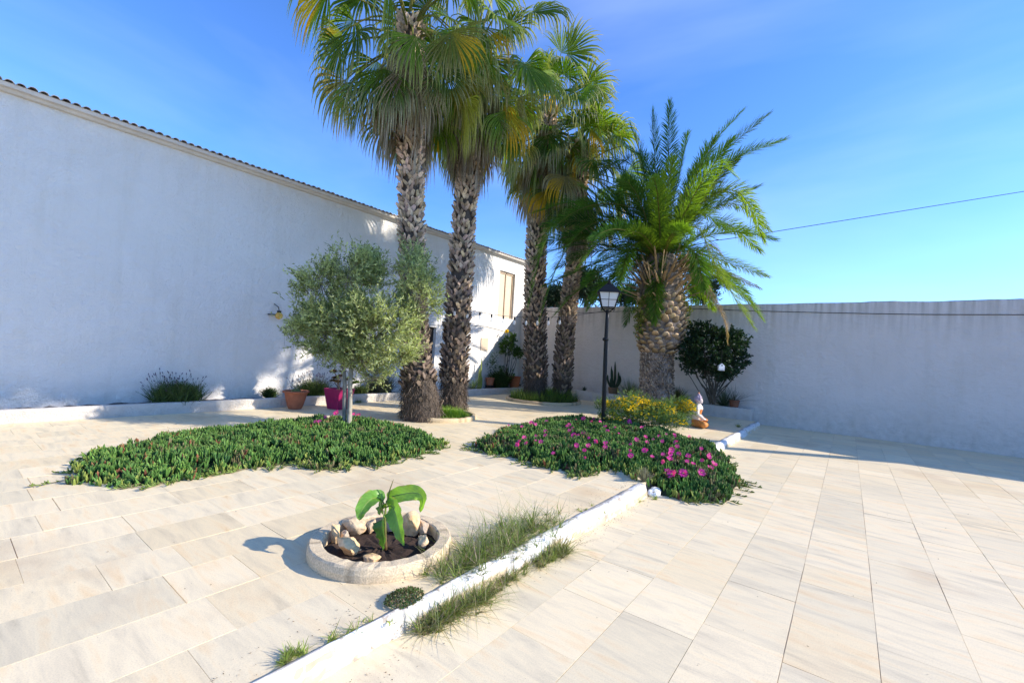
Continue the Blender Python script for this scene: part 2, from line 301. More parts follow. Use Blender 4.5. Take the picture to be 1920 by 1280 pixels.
ev.add(V, np.array([[i, n+i, n+(i+1) % n, (i+1) % n] for i in range(n)])); ev.add(V[:n], np.array([range(n)])); ev.add(V[n:], np.array([list(range(n))[::-1]]))
eave = ev.build('eave', plain('eave_plaster', (.62, .58, .52), .85, var=.15, sc=4), bld)
rt = MB(); ny = int((Y1+.3-Y0)/.13)
a = np.linspace(0, math.pi, 7)
for i in range(ny):
    y = Y0+i*.13; jz = random.uniform(-.008, .008); c = np.array([.62, .57, .50])*random.uniform(.75, 1.15)
    V = [];
    for x, z in ((WX+.22, RZ+.034+jz), (WX-3.2, RZ+.61+jz)):
        for rr in (.058, .046):
            V += [(x, y-rr*math.cos(t), z+rr*.75*math.sin(t)) for t in a]
    m = 7; F = [[k, k+1, 14+k+1, 14+k] for k in range(6)]+[[7+k+1, 7+k, 21+k, 21+k+1] for k in range(6)]+[[k+1, k, 7+k, 7+k+1] for k in range(6)]
    rt.add(V, np.array(F), c)
rt.box(WX-3.2, WX+.2, Y0, Y1+.1, RZ+.031, RZ+.034, (.3, .25, .2))
V = [(WX+.2, Y0, RZ+.034), (WX-3.2, Y0, RZ+.60), (WX-6, Y0, RZ+.1), (WX+.2, Y1+.1, RZ+.034), (WX-3.2, Y1+.1, RZ+.60), (WX-6, Y1+.1, RZ+.1)]
rt.add(V, np.array([[0, 3, 4, 1], [1, 4, 5, 2]]), (.3, .25, .2)); rt.add(V, np.array([[0, 1, 2], [3, 5, 4]]), (.6, .58, .55))
rt.build('roof', M_terra, bld)
wf = MB(); x = WX-.11
wf.box(x-.06, x, NY0+.002, NY1-.002, NZ0+.002, NZ1-.002); w = wf.build('window_shutter', M_tan, bld)
wf = MB()
for (a_, b_, c_, d_) in ((NY0+.01, NY0+.07, NZ0+.01, NZ1-.01), (NY1-.07, NY1-.01, NZ0+.01, NZ1-.01), (.5*(NY0+NY1)-.02, .5*(NY0+NY1)+.03, NZ0+.01, NZ1-.01), (NY0+.075, NY1-.075, NZ1-.08, NZ1-.02)): wf.box(x+.004, x+.035, a_, b_, c_, d_)
wf.build('window_frame', plain('tan_frame', (.52, .40, .28), .7, var=.08), w)
df = MB().box(WX-.19, WX-.12, DY0+.003, DY1-.003, .01, DZ-.003); d = df.build('door', M_dark, bld)
df = MB()
for k in range(3): df.box(WX-.119, WX-.105, DY0+.1, DY1-.1, .15+k*.7, .72+k*.7)
df.build('door_panel', M_dark, d)
h = MB().tube([(WX-.11, DY1-.12, 1.0), (WX-.05, DY1-.12, 1.0), (WX-.05, DY1-.24, 1.0)], .011, 6).build('door_handle', M_black, d)
h = MB().box(WX, WX+.03, 12.52, 12.92, 1.60, 2.06).build('meter_cover', M_tan, bld)
# rear wall
rw = MB(); xs = np.concatenate([np.arange(WX+.002, 24, .22)]); tops = np.array([3.46+.025*mnoise.noise(Vector((x*.9, 1, 0)))+.02*mnoise.noise(Vector((x*6, 4, 0))) for x in xs])
n = len(xs); V = np.concatenate([np.stack([xs, np.full(n, yy), zz], 1) for yy, zz in ((15.0, np.full(n, -.28)), (15.0, tops-.03), (15.03, tops), (15.22, tops), (15.25, tops-.03), (15.25, np.full(n, -.28)))])
F = []
for r_ in range(5):
    for i in range(n-1): F.append([r_*n+i, r_*n+i+1, (r_+1)*n+i+1, (r_+1)*n+i])
rw.add(V, np.array(F)); rwo = rw.build('courtyard_wall', M_rear, smooth=False)
tag(rwo, 'long cream rendered wall with dirty top closing the back of the courtyard', 'wall')
# raised beds
BX = -10.35
def bed(name, label, boxes, soil, plants=None):
    t = thing(name, label, 'flower bed', (boxes[0][0], boxes[0][2], 0))
    mb = MB()
    for b in boxes: mb.box(*b)
    o = mb.build('bed_wall', M_bed, t); md = o.modifiers.new('b', 'BEVEL'); md.width = .015; md.segments = 2
    s = MB(); x0, x1, y0, y1, z = soil; nx = max(2, int((x1-x0)/.12)); nyy = max(2, int((y1-y0)/.12)); X, Y = np.meshgrid(np.linspace(x0, x1, nx), np.linspace(y0, y1, nyy), indexing='ij')
    Z = z+.03*rng.normal(size=X.shape)*.4; i, j = np.meshgrid(np.arange(nx-1), np.arange(nyy-1), indexing='ij'); k = i*nyy+j
    s.add(np.stack([X, Y, Z], -1).reshape(-1, 3), np.stack([k, k+nyy, k+nyy+1, k+1], -1).reshape(-1, 4)); s.build('soil', M_soil, t, smooth=True)
bed('raised_bed', 'low plastered bed wall running along the foot of the white building', [(BX-.13, BX, Y0, 14.49, -.1, .215)], (WX+.001, BX-.12, Y0, 14.5, .16))
bed('raised_bed', 'low plastered bed wall along the foot of the cream rear wall', [(BX-.13, -2.2, 14.50, 14.64, -.1, .335), (-2.34, -2.2, 14.643, 14.99, -.1, .333)], (WX+.01, -2.33, 14.62, 14.995, .27))
# cables
def cable(name, label, cat, pts, r=.006, n=30, sag=0.):
    P = bez(pts, n) if len(pts) > 2 else np.linspace(pts[0], pts[1], n)
    if sag: t = np.linspace(0, 1, n); P = P-np.outer(4*t*(1-t)*sag, [0, 0, 1])
    return tag(MB().tube(P, r, 5).build(name, M_gut, org=P[0]), label, cat)
def px_x(px, py, x=WX+.012):
    d = ray(px, py); return CP+d*((x-CP[0])/d[0])
def px_y(px, py, y=14.985):
    d = ray(px, py); return CP+d*((y-CP[1])/d[1])
cable('wall_cable', 'thin cable running along the sunlit white wall above the small cover', 'cable', [px_x(*p) for p in ((600, 596), (800, 609), (870, 611), (903, 611), (930, 617), (950, 622), (965, 619))])
cable('wall_cable', 'thin dark cable sagging along the top of the cream rear wall', 'cable', [px_y(*p) for p in ((972, 580), (1085, 586), (1180, 583), (1300, 579), (1420, 583), (1700, 589), (1990, 590))], .008)
cable('overhead_wire', 'black overhead wire crossing the sky behind the date palm', 'wire', [at(1150, 500, 24), at(1335, 452, 24), at(1410, 441, 24), at(2100, 330, 24)], .018)
def spot(name, loc): pass
# ------------------------------------------------------------------ fan palms
UP = np.array([0, 0, 1.])
def fan(mb, O, d, s, n, R, nseg, spread, droop, base, tipc, r, cup=.18, gold=0.):
    th = np.linspace(-spread, spread, nseg)+r.normal(0, .012, nseg); K = 8; t = np.linspace(0, 1, K)
    Ls = R*(.74+.26*np.cos(th*.8))*r.uniform(.9, 1.07, nseg)
    dr = np.cos(th)[:, None]*d+np.sin(th)[:, None]*s+n*(cup*np.abs(np.sin(th)))[:, None]; dr = nrm(dr); pos = np.repeat(O[None], nseg, 0)
    dth = 2*spread/(nseg-1); P = []; E_ = []; Nn = []
    stiff = r.uniform(.6, 1.5, nseg)
    for k in range(K):
        e = nrm(np.cross(dr, n)); P.append(pos); E_.append(e); Nn.append(nrm(np.cross(e, dr)))
        if k < K-1:
            dt = (t[k+1]-t[k]); w = droop*max(0., t[k+1]-.38)*stiff; dr = nrm(dr+(w*(1+.9*(t[k+1] > .68)))[:, None]*np.array([0, 0, -1.])+r.normal(0, .02+.05*(t[k] > .5), (nseg, 3))); pos = pos+dr*(Ls*dt)[:, None]
    P = np.array(P); E_ = np.array(E_); Nn = np.array(Nn); h0 = math.tan(dth/2)*1.04
    hw = np.where(t[:, None] < .5, t[:, None]*Ls[None]*h0, .5*Ls[None]*h0*(1-((t[:, None]-.5)/.5)**1.2)*.85+.0015)
    A = P-E_*hw[..., None]-Nn*hw[..., None]*.38; B = P+Nn*hw[..., None]*.3; Cc = P+E_*hw[..., None]-Nn*hw[..., None]*.38
    V = np.stack([A, B, Cc], 2).transpose(1, 0, 2, 3)      # seg,k,3,3
    i = np.arange(nseg)[:, None, None]*K*3+np.arange(K-1)[None, :, None]*3+np.arange(2)[None, None]
    F = np.stack([i, i+1, i+4, i+3], -1).reshape(-1, 4)
    q = np.clip((t-.5)/.32, 0, 1)[None, :, None]*r.uniform(.3, 1., (nseg, 1, 1)); c = base*(r.uniform(.82, 1.18, (nseg, 1, 1)))*(1-q)+tipc*q
    if gold: gg = (np.abs(th-r.uniform(-.7, .7)) < gold)[:, None, None]*np.clip(t*1.6, 0, 1)[None, :, None]; c = c*(1-gg)+np.array([.62, .38, .03])*gg
    c = np.repeat(c, 3, 1).reshape(-1, 3)
    mb.add(V.reshape(-1, 3), F, c)
def fan_frond(root, name, A, az_, el_, Lp, R, droop, mat, base, tipc, r, spread=1.9, nseg=36, bl=.4, gold=0., pcol=(.22, .22, .07)):
    a0 = np.array([math.cos(az_)*math.cos(el_), math.sin(az_)*math.cos(el_), math.sin(el_)]); pts = [A]; dd = a0
    for k in range(6): dd = nrm(dd+np.array([0, 0, -1.])*.085*(1 if el_ > -1 else .3)); pts.append(pts[-1]+dd*Lp/6)
    mb = MB(); mb.tube(pts, np.linspace(.028, .012, 7), 5, pcol)
    d = nrm(dd*(1-bl)+np.array([0, 0, -1.])*bl); s = np.cross(d, UP)
    s = nrm(s) if np.linalg.norm(s) > .12 else nrm(np.cross(np.array([math.cos(az_), math.sin(az_), 0]), UP))
    n = np.cross(s, d); tw = r.normal(0, .5); s, n = s*math.cos(tw)+n*math.sin(tw), n*math.cos(tw)-s*math.sin(tw)
    fan(mb, pts[-1], d, s, n, R, nseg, spread, droop, np.array(base), np.array(tipc), r, gold=gold)
    return mb.build(name, mat, root)
_s = np.array([0, .45, 1.]); _w = np.array([.034, .038, .020]); _z = np.array([0, .018, .052])
BT = np.array([(sx*w, y, z+dz) for y, w, z in zip(_s, _w, _z) for sx, dz in ((-1, 0), (1, 0), (1, .022), (-1, .022))])
BF = [np.array([[4*k+j, 4*k+(j+1) % 4, 4*k+4+(j+1) % 4, 4*k+4+j] for k in range(2) for j in range(4)]+[[8, 9, 10, 11]])]
def trunk_mesh(root, P, Rr, r, per, step, blen, tan1, tan2, dark_to=1., fib=1500, fibz=.9, name='trunk'):
    P = np.asarray(P); n = 60; Q = bez(P, n); Rq = np.interp(np.linspace(0, len(P)-1, n), np.arange(len(P)), Rr); mb = MB()
    nn = 18; mb.tube(Q, Rq*.92, nn, (.10, .078, .058))
    seg = np.linalg.norm(np.diff(Q, axis=0), axis=1); S = np.concatenate([[0], np.cumsum(seg)]); s = .25*r.random(); ph = 0.; pos = []; Rm = []; sc = []; K = []
    while s < S[-1]:
        for k in range(per):
            ss = s+r.normal(0, .012); ph_ = ph+k*2*math.pi/per+r.normal(0, .06); c = np.array([np.interp(ss, S, Q[:, i]) for i in range(3)]); rr = np.interp(ss, S, Rq); T = nrm(np.array([np.interp(ss+.2, S, Q[:, i])-np.interp(ss-.2, S, Q[:, i]) for i in range(3)]))
            e = nrm(np.array([math.cos(ph_), math.sin(ph_), 0])-T*T.dot([math.cos(ph_), math.sin(ph_), 0])); cdir = np.cross(T, e); old = np.clip((ss-dark_to)/2.5, 0, 1)
            if (ss < fibz*.75 and r.random() < .9) or r.random() < .10: continue
            for sg in (-1, 1):
                tl = r.uniform(.45, .8)*sg; yv = nrm(T*math.cos(tl)+cdir*math.sin(tl)+e*r.uniform(.05, .28)); zv = nrm(e-yv*yv.dot(e)); xv = np.cross(yv, zv)
                pos.append(c+e*rr*.93); Rm.append(np.stack([xv, yv, zv], -1)); sc.append(np.array([r.uniform(.8, 1.35), blen*r.uniform(.65, 1.2), r.uniform(.7, 1.3)])*np.array([1, 1, 1.]))
                cc = (np.array(tan1)*(1-old)+np.array(tan2)*old)*r.uniform(.4, 1.35)*np.array([1, r.uniform(.9, 1.02), r.uniform(.8, 1.02)]); K.append(cc)
        ph += math.pi/per+.11; s += step*r.uniform(.9, 1.1)
    V, F = inst(BT, BF, np.array(pos), np.array(Rm), np.array(sc)); kk = np.repeat(np.array(K), len(BT), 0).reshape(-1, len(BT), 3).copy(); kk[:, :4] *= .45; mb.add(V, F, kk.reshape(-1, 3))
    # fibrous skirt of old roots and threads
    if fib:
        ft = np.array([(-.004, 0, 0), (.004, 0, 0), (-.003, .5, .05), (.003, .5, .05), (0, 1, .0)]); ff = [np.array([[0, 1, 3, 2]]), np.array([[2, 3, 4]])]
        sz = r.random(fib)*fibz*1.15; a = r.random(fib)*2*math.pi; c = np.stack([np.interp(sz, S, Q[:, i]) for i in range(3)], 1); rr = np.interp(sz, S, Rq)*r.uniform(.93, 1.06, fib); e = np.stack([np.cos(a), np.sin(a), 0*a], 1)
        D = nrm(np.array([0, 0, -1.])+e*r.uniform(-.05, .45, (fib, 1))+r.normal(0, .3, (fib, 3))); V, F = inst(ft, ff, c+e*rr[:, None], frames(D), np.stack([np.ones(fib)*1.2, r.uniform(.08, .26, fib), np.ones(fib)], 1))
        mb.add(V, F, np.repeat(np.array([.10, .075, .055])*r.uniform(.4, 2.3, (fib, 1)), 5, 0))
    return mb.build(name, M_trunk, root)
def fan_palm(label, dep, pts, wpx, heart_i, nlive, ndead, seed, sc=1., extra=(), fib=1800, group='tall fan palms'):
    r = np.random.default_rng(seed); P = [at(px, py, dep) for px, py in pts]; P[0][2] = .0; Rr = [(w/2-4.5)*dep/FPX for w in wpx]
    t = thing('fan_palm', label, 'palm tree', P[0], group)
    trunk_mesh(t, P, Rr, r, 8+seed % 3, .096+.012*(seed % 2), .16+.03*r.random(), (.26, .205, .155), (.72, .56, .40), dark_to=2.0, fib=fib)
    H = P[heart_i]; ga = 2.39996; T = nrm(P[-1]-P[-3])
    for i in range(nlive):
        f = (i+.5)/nlive; el_ = rad(80-125*f**.85)+r.normal(0, .10); az_ = i*ga+r.normal(0, .15); A = H+T*(.55-1.15*f)+np.array([math.cos(az_), math.sin(az_), 0])*Rr[heart_i]*.7
        y = r.random(); base = np.array([.095, .19, .026])*(1-.7*y)+np.array([.24, .34, .04])*.7*y; base *= r.uniform(.6, 1.05)
        if f > .55 and r.random() < .32: base = np.array([.36, .33, .06]) if r.random() < .5 else np.array([.30, .24, .09])
        fan_frond(t, 'frond', A, az_, el_, sc*r.uniform(1.1, 1.55)*(.8 if f < .15 else 1), sc*r.uniform(1.1, 1.4), .8+.9*f, M_fan, base, (.46, .42, .17) if r.random() < .5 else (.52, .45, .33), r, spread=1.95-.95*f**1.3, bl=.15+.65*f**.8, gold=.5 if r.random() < .3 and f > .4 else 0)
    for i in range(ndead):
        f = (i+.5)/ndead; az_ = i*ga+r.normal(0, .3); el_ = rad(-48-34*f)+r.normal(0, .06); A = H-T*(.05+1.75*f)*sc+np.array([math.cos(az_), math.sin(az_), 0])*Rr[heart_i]*.8
        b = np.array([.27, .205, .14])*r.uniform(.5, 1.35); b = b*(1-.5*(f < .35)*r.random())+np.array([.16, .17, .04])*.5*(f < .35)
        fan_frond(t, 'dead_frond', A, az_, el_, sc*r.uniform(.6, 1.0)*(1-.45*f), sc*r.uniform(1.0, 1.4), 1.8, M_dead, b, (.46, .40, .33), r, spread=r.uniform(.45, .9), nseg=24, bl=.8, pcol=(.25, .18, .11))
    for (px, py, ex, ey, dd, col, gold, spr) in extra:        # fronds the photo shows plainly
        O = at(px, py, dep+dd); E_ = at(ex, ey, dep+dd-.1); d = nrm(E_-O); R = np.linalg.norm(E_-O)*1.02; toC = nrm(CP-O); s = nrm(np.cross(d, toC)); n = np.cross(s, d)
        mb = MB(); mid = .5*(H+O)+UP*.35; mb.tube(bez([H+UP*.1, mid, O], 8), np.linspace(.03, .012, 8), 5, (.26, .26, .08)); fan(mb, O, d, s, n, R, 40, spr, .35, np.array(col), np.array([.44, .36, .2]), r, gold=gold); mb.build('frond', M_fan, t)
    return t
D1 = depth(g(790, 786)); D2 = depth(g(850, 769)); D3 = depth(g(1003, 750)); D4 = D3-.1
G, YG, DG = (.12, .19, .035), (.30, .36, .05), (.085, .14, .03)
fan_palm('leftmost and nearest tall fan palm, rising behind the grey green tree', D1, [(792, 786), (788, 740), (781, 680), (777, 600), (774, 500), (771, 400), (771, 300), (769, 180), (768, 60), (768, 35)], [86, 76, 55, 45, 46, 46, 47, 50, 54, 40], 8, 34, 18, 11,
    extra=((705, 150, 690, 260, -.4, DG, 0, 1.0), (775, 110, 770, 235, -.9, (.24, .19, .13), 0, .75), (845, 60, 880, 150, -1.2, (.2, .2, .04), .45, 1.35), (832, 130, 850, 215, -.9, DG, 0, 1.2), (640, 60, 595, 85, -.2, YG, .3, 1.2)))
fan_palm('second tall fan palm from the left, with a dark fibrous foot', D2, [(850, 772), (851, 735), (852, 680), (857, 600), (864, 500), (871, 400), (877, 330), (884, 220), (890, 120), (892, 95)], [56, 54, 52, 50, 46, 42, 42, 42, 44, 36], 8, 38, 30, 12,
    extra=((945, 190, 975, 215, -.8, YG, .5, 1.3), (905, 110, 930, 190, -1., G, 0, 1.2), (905, 215, 925, 290, -.8, G, 0, 1.0)))
fan_palm('third tall fan palm from the left, its foot in tall grass', D3, [(1004, 752), (1004, 720), (1004, 650), (1003, 560), (1005, 480), (1008, 400), (1015, 330), (1026, 240), (1030, 200)], [52, 50, 44, 42, 40, 37, 35, 34, 30], 7, 46, 34, 13,
    extra=((1098, 160, 1165, 165, -.6, (.2, .28, .04), 0, 1.6), (1065, 100, 1140, 95, -.4, (.13, .2, .04), 0, 1.7), (1052, 100, 1078, 45, -.2, YG, 0, 1.3)))
fan_palm('slimmer fan palm partly hidden behind the date palm, rightmost of four', D4, [(1052, 750), (1054, 718), (1057, 670), (1063, 600), (1070, 540), (1077, 480), (1083, 400), (1089, 320), (1092, 270)], [42, 40, 36, 34, 31, 30, 29, 29, 27], 7, 38, 28, 14)
# ------------------------------------------------------------------ date palm
DD = depth(g(1231, 779))
def date_frond(root, P, r, L0=.46, npair=95, base=(.07, .13, .03), tip=(.13, .17, .04), mat=None, vang=.55, name='frond', droop=.25, start=.14, pet=(.25, .22, .07)):
    Q = bez(P, 40); seg = np.linalg.norm(np.diff(Q, axis=0), axis=1); S = np.concatenate([[0], np.cumsum(seg)]); Lt = S[-1]; mb = MB()
    rad_ = np.interp(S/Lt, [0, .08, .3, 1], [.05, .03, .018, .004]); kc = np.array(pet)[None]*(1-.4*(S/Lt)[:, None]); mb.tube(Q, rad_, 5, kc, flat=.6)
    T = nrm(np.gradient(Q, axis=0)); s0 = nrm(np.cross(T, UP)+1e-4); tw = r.normal(0, .3)+np.linspace(0, r.normal(0, .6), 40)
    n0 = np.cross(s0, T); sv = s0*np.cos(tw)[:, None]+n0*np.sin(tw)[:, None]; nv = n0*np.cos(tw)[:, None]-s0*np.sin(tw)[:, None]
    u = np.repeat(np.linspace(start, .995, npair), 2)+r.normal(0, .002, npair*2); sd = np.tile([-1., 1.], npair); k = npair*2
    f = lambda A: np.stack([np.interp(u*Lt, S, A[:, i]) for i in range(3)], 1)
    c, t, s, n = f(Q), nrm(f(T)), nrm(f(sv)), nrm(f(nv)); v = np.clip((u-start)/(1-start), 0, 1)
    ang = np.interp(v, [0, .2, .8, 1], [1.0, .85, .62, .2])+r.normal(0, .07, k); va = vang*r.uniform(.3, 1.3, k)
    va = va*np.where(r.random(k) < .5, 1.6, .4); D = nrm(t*np.cos(ang)[:, None]+(s*sd[:, None]*np.cos(va)[:, None]+n*np.sin(va)[:, None])*np.sin(ang)[:, None]+r.normal(0, .06, (k, 3)))
    Ll = L0*np.interp(v, [0, .1, .5, .85, 1], [.45, .8, 1.05, .85, .5])*r.uniform(.85, 1.1, k); W = np.interp(v, [0, .1, .6, 1], [.006, .0100, .0100, .006])
    e = nrm(np.cross(D, n)); m = np.cross(e, D); dd = droop*r.uniform(.5, 1.5, k)
    p0 = c; p1 = p0+D*(Ll*.4)[:, None]; D2_ = nrm(D+np.outer(dd, [0, 0, -1])); p2 = p1+D2_*(Ll*.35)[:, None]; D3_ = nrm(D2_+np.outer(dd, [0, 0, -1])); p3 = p2+D3_*(Ll*.27)[:, None]
    w = W[:, None]; V = np.stack([p0-e*w*.4, p0+e*w*.4, p1-e*w, p1-m*w*.5, p1+e*w, p2-e*w*.8, p2-m*w*.4, p2+e*w*.8, p3], 1)
    b = np.arange(k)[:, None]*9; F4 = np.concatenate([b+np.array([[2, 3, 6, 5]]), b+np.array([[3, 4, 7, 6]])]); F3 = np.concatenate([b+np.array(x)[None] for x in ([0, 3, 2], [0, 1, 3], [1, 4, 3], [5, 6, 8], [6, 7, 8])])
    col = (np.array(base)*(1-v[:, None])+np.array(tip)*v[:, None])*r.uniform(.75, 1.25, (k, 1)); mb.add(V.reshape(-1, 3), [F4, F3], np.repeat(col, 9, 0))
    return mb.build(name, mat or M_date, root)
rD = np.random.default_rng(21)
dp = thing('date_palm', 'stout date palm with long arching feather fronds and a knobbly trunk behind the yellow flowers', 'palm tree', g(1231, 779))
def dpx(w): return w/2*DD/FPX
tp = [at(x, y, DD) for x, y in ((1231, 783), (1231, 760), (1231, 700), (1232, 660), (1238, 640), (1240, 600), (1240, 560), (1240, 520), (1238, 480))]; tw_ = [66, 63, 60, 62, 84, 88, 84, 80, 60]
mb = MB(); Q = bez(tp, 60); Rq = np.interp(np.linspace(0, 8, 60), range(9), [dpx(w)-(.045 if i_ > 2 else .02) for i_, w in enumerate(tw_)]); n = 40
a = np.arange(n)*2*math.pi/n; V = Q[:, None]+Rq[:, None, None]*np.stack([np.cos(a), np.sin(a), 0*a], -1)[None]; V = V.reshape(-1, 3)
nn_ = fbm(V*np.array([1, 1, 1.6]), 9, 3); cc = np.tile(Q[:, None], (1, n, 1)).reshape(-1, 3); V = V+nrm(V-cc)*(nn_*.045)[:, None]
i = np.arange(59)[:, None]*n; j = np.arange(n)[None]; k = (j+1) % n; F = np.stack([i+j, i+k, i+n+k, i+n+j], -1).reshape(-1, 4)
mb.add(V, F, np.array([.20, .16, .125])*(1+.9*nn_[:, None]))
# small rough scars on the lower pillar
k_ = 1700; zz = rD.uniform(.1, tp[3][2], k_); a = rD.uniform(0, 2*math.pi, k_); c = np.stack([np.interp(zz, Q[:, 2], Q[:, q]) for q in range(3)], 1); rr = np.interp(zz, Q[:, 2], Rq); e = np.stack([np.cos(a), np.sin(a), 0*a], 1)
yv = nrm(e+UP*.9+rD.normal(0, .25, (k_, 3))); zv = nrm(np.cross(e, yv)); Rm = np.stack([np.cross(yv, zv), yv, zv], -1)
V, F = inst(BT, BF, c+e*(rr*.97)[:, None], Rm, np.stack([rD.uniform(.35, .8, k_), rD.uniform(.03, .085, k_), np.full(k_, .4)], 1)); mb.add(V, F, np.repeat(np.array([.40, .31, .22])*rD.uniform(.3, 1.5, (k_, 1)), 12, 0))
# rhombic stubs of cut fronds
ang = np.arange(10)*2*math.pi/10; ring = lambda rx, ry, y, dz: [(rx*math.cos(t), y, ry*math.sin(t)+dz) for t in ang]
KT = np.array(ring(.120, .034, 0, 0)+ring(.100, .034, .085, .0)+ring(.052, .022, .165, -.004)+[(0, .175, -.004)]); KF = [np.array([[10*q+p, 10*q+(p+1) % 10, 10*q+10+(p+1) % 10, 10*q+10+p] for q in range(2) for p in range(10)]), np.array([[20+p, 20+(p+1) % 10, 30] for p in range(10)])]
z0, z1 = tp[3][2]-.03, tp[6][2]+.05; pos = []; Rm = []; sc = []; K = []; idx = 0; z = z0
while z < z1:
    per = 14
    for q in range(per):
        ph = q*2*math.pi/per+(idx % 2)*math.pi/per+idx*.07+rD.normal(0, .03); zz = z+rD.normal(0, .012); c = np.array([np.interp(zz, Q[:, 2], Q[:, q2]) for q2 in range(3)]); rr = np.interp(zz, Q[:, 2], Rq); e = np.array([math.cos(ph), math.sin(ph), 0])
        up_ = .75+.9*(z-z0)/(z1-z0)*.6; yv = nrm(e+UP*up_*rD.uniform(.7, 1.3)+rD.normal(0, .08, 3)); zv = nrm(UP-yv*yv[2]); xv = np.cross(yv, zv); pos.append(c+e*rr*.92); Rm.append(np.stack([xv, yv, zv], -1)); sc.append([rD.uniform(.8, 1.05), rD.uniform(.75, 1.5), rD.uniform(.8, 1.15)]); K.append(np.array([.66, .49, .29])*rD.uniform(.5, 1.2)*np.array([1, rD.uniform(.92, 1.02), rD.uniform(.8, 1.05)]))
    z += .118; idx += 1
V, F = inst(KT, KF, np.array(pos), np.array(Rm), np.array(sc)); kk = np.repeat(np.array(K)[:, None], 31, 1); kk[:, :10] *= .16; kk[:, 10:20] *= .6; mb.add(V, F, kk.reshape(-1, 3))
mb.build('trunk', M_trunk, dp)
# old cut leaf stalks fanning out under the crown
mb = MB()
for q in range(130):
    ph = rD.uniform(0, 2*math.pi); e = np.array([math.cos(ph), math.sin(ph), 0]); A = at(1240, rD.uniform(505, 572), DD)+e*.42; el_ = rD.uniform(.15, 1.25); d = e*math.cos(el_)+UP*math.sin(el_)+rD.normal(0, .12, 3); Lq = rD.uniform(.35, 1.0)
    P = [A, A+d*Lq*.5, A+d*Lq+e*.05*Lq]; mb.tube(bez(P, 5), np.linspace(.05, .018, 5), 5, np.array([.46, .32, .17])*rD.uniform(.4, 1.3), flat=.5)
mb.build('leaf_stalks', M_bark, dp)
H0 = at(1238, 500, DD); base0 = (.075, .145, .022)
specs = [([(1250, 400), (1254, 280), (1255, 193)], 0), ([(1232, 380), (1227, 290), (1223, 210)], -.6), ([(1216, 380), (1203, 300), (1183, 237)], .5), ([(1275, 400), (1325, 285), (1392, 208)], .2), ([(1290, 400), (1345, 300), (1440, 215)], -.3), ([(1285, 420), (1360, 310), (1470, 262)], -.9),
 ([(1275, 420), (1335, 365), (1390, 365), (1432, 450)], -.8), ([(1290, 420), (1350, 385), (1400, 390), (1440, 430)], .6), ([(1262, 450), (1308, 428), (1348, 510), (1412, 612)], -1.3), ([(1290, 470), (1350, 488), (1438, 518)], .9),
 ([(1200, 400), (1110, 385), (1030, 440), (992, 568)], -1.2), ([(1195, 420), (1110, 420), (1050, 490), (1012, 600)], -.4), ([(1190, 410), (1080, 380), (1003, 398)], .4), ([(1205, 390), (1180, 345), (1158, 340)], -1.6), ([(1190, 470), (1115, 495), (1022, 535)], .8), ([(1185, 490), (1140, 530), (1105, 575)], -.5),
 ([(1236, 470), (1230, 540), (1227, 600)], -.8), ([(1195, 470), (1165, 510), (1150, 565)], -1.2), ([(1275, 480), (1310, 530), (1335, 575)], .3), ([(1195, 380), (1150, 310), (1100, 318)], .8), ([(1210, 360), (1170, 300), (1120, 330)], 1.2), ([(1225, 350), (1200, 290), (1160, 310)], 1.6),
 ([(1262, 380), (1285, 270), (1290, 250)], .6), ([(1280, 380), (1330, 300), (1380, 330)], -1.4), ([(1270, 440), (1310, 400), (1360, 430)], -1.8), ([(1210, 440), (1150, 430), (1085, 500)], -1.7), ([(1215, 450), (1180, 470), (1165, 520)], -1.9), ([(1240, 430), (1250, 360), (1262, 300)], -1.5),
 ([(1200, 430), (1130, 440), (1060, 455)], .1), ([(1300, 450), (1360, 420), (1425, 470)], .2), ([(1265, 470), (1300, 470), (1320, 540)], -1.5), ([(1200, 360), (1150, 380), (1090, 350)], -.8)]
for q, (pts, dz) in enumerate(specs):
    m = len(pts); P = [H0+np.array([rD.normal(0, .08), rD.normal(0, .08), rD.uniform(-.1, .25)])]+[at(x, y, DD+dz*(w+1)/m) for w, (x, y) in enumerate(pts)]; right = pts[-1][0] > 1240
    b = np.array(base0)*rD.uniform(.85, 1.2)+(np.array([.10, .10, 0.]) if right and rD.random() < .8 else 0)  # right-hand fronds yellowed and brightened, sunlight painted into the leaf colour
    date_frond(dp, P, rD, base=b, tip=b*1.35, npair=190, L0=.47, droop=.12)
for q in range(60):          # fronds filling the crown all round
    ph = q*2.39996+.4; el_ = rad(rD.uniform(-8, 72)); e = np.array([math.cos(ph), math.sin(ph), 0]); d = e*math.cos(el_)+UP*math.sin(el_); L_ = rD.uniform(2.8, 3.9); P = [H0+e*.1+UP*rD.uniform(0, .3)]
    for w in range(4): d = nrm(d+np.array([0, 0, -.26*(1.1 if el_ < 1 else .7)])); P.append(P[-1]+d*L_/4)
    if e@nrm(CP-H0) > .15 and el_ < .55: continue
    b = np.array(base0)*rD.uniform(.85, 1.2)+(np.array([.05, .055, 0]) if e[0] > 0 else np.array([-.03, -.035, 0])); date_frond(dp, P, rD, base=b, tip=b*1.3, npair=150, L0=.43, droop=.12)  # sunward fronds lighter, left ones darker: light and shade put into the colour
P = [H0, at(1300, 508, DD-.4), at(1332, 552, DD-.9), at(1357, 598, DD-1.0), at(1364, 640, DD-1.0)]; date_frond(dp, P, rD, base=(.40, .28, .17), tip=(.46, .33, .2), mat=M_dead, name='dead_frond', droop=1.2, L0=.3, start=.3, pet=(.45, .3, .2))
P = [H0, at(1310, 505, DD+.2), at(1355, 512, DD+.2), at(1425, 540, DD)]; date_frond(dp, P, rD, base=(.24, .22, .13), tip=(.3, .27, .18), mat=M_dead, name='dead_frond', droop=.4, L0=.25, pet=(.35, .3, .2))
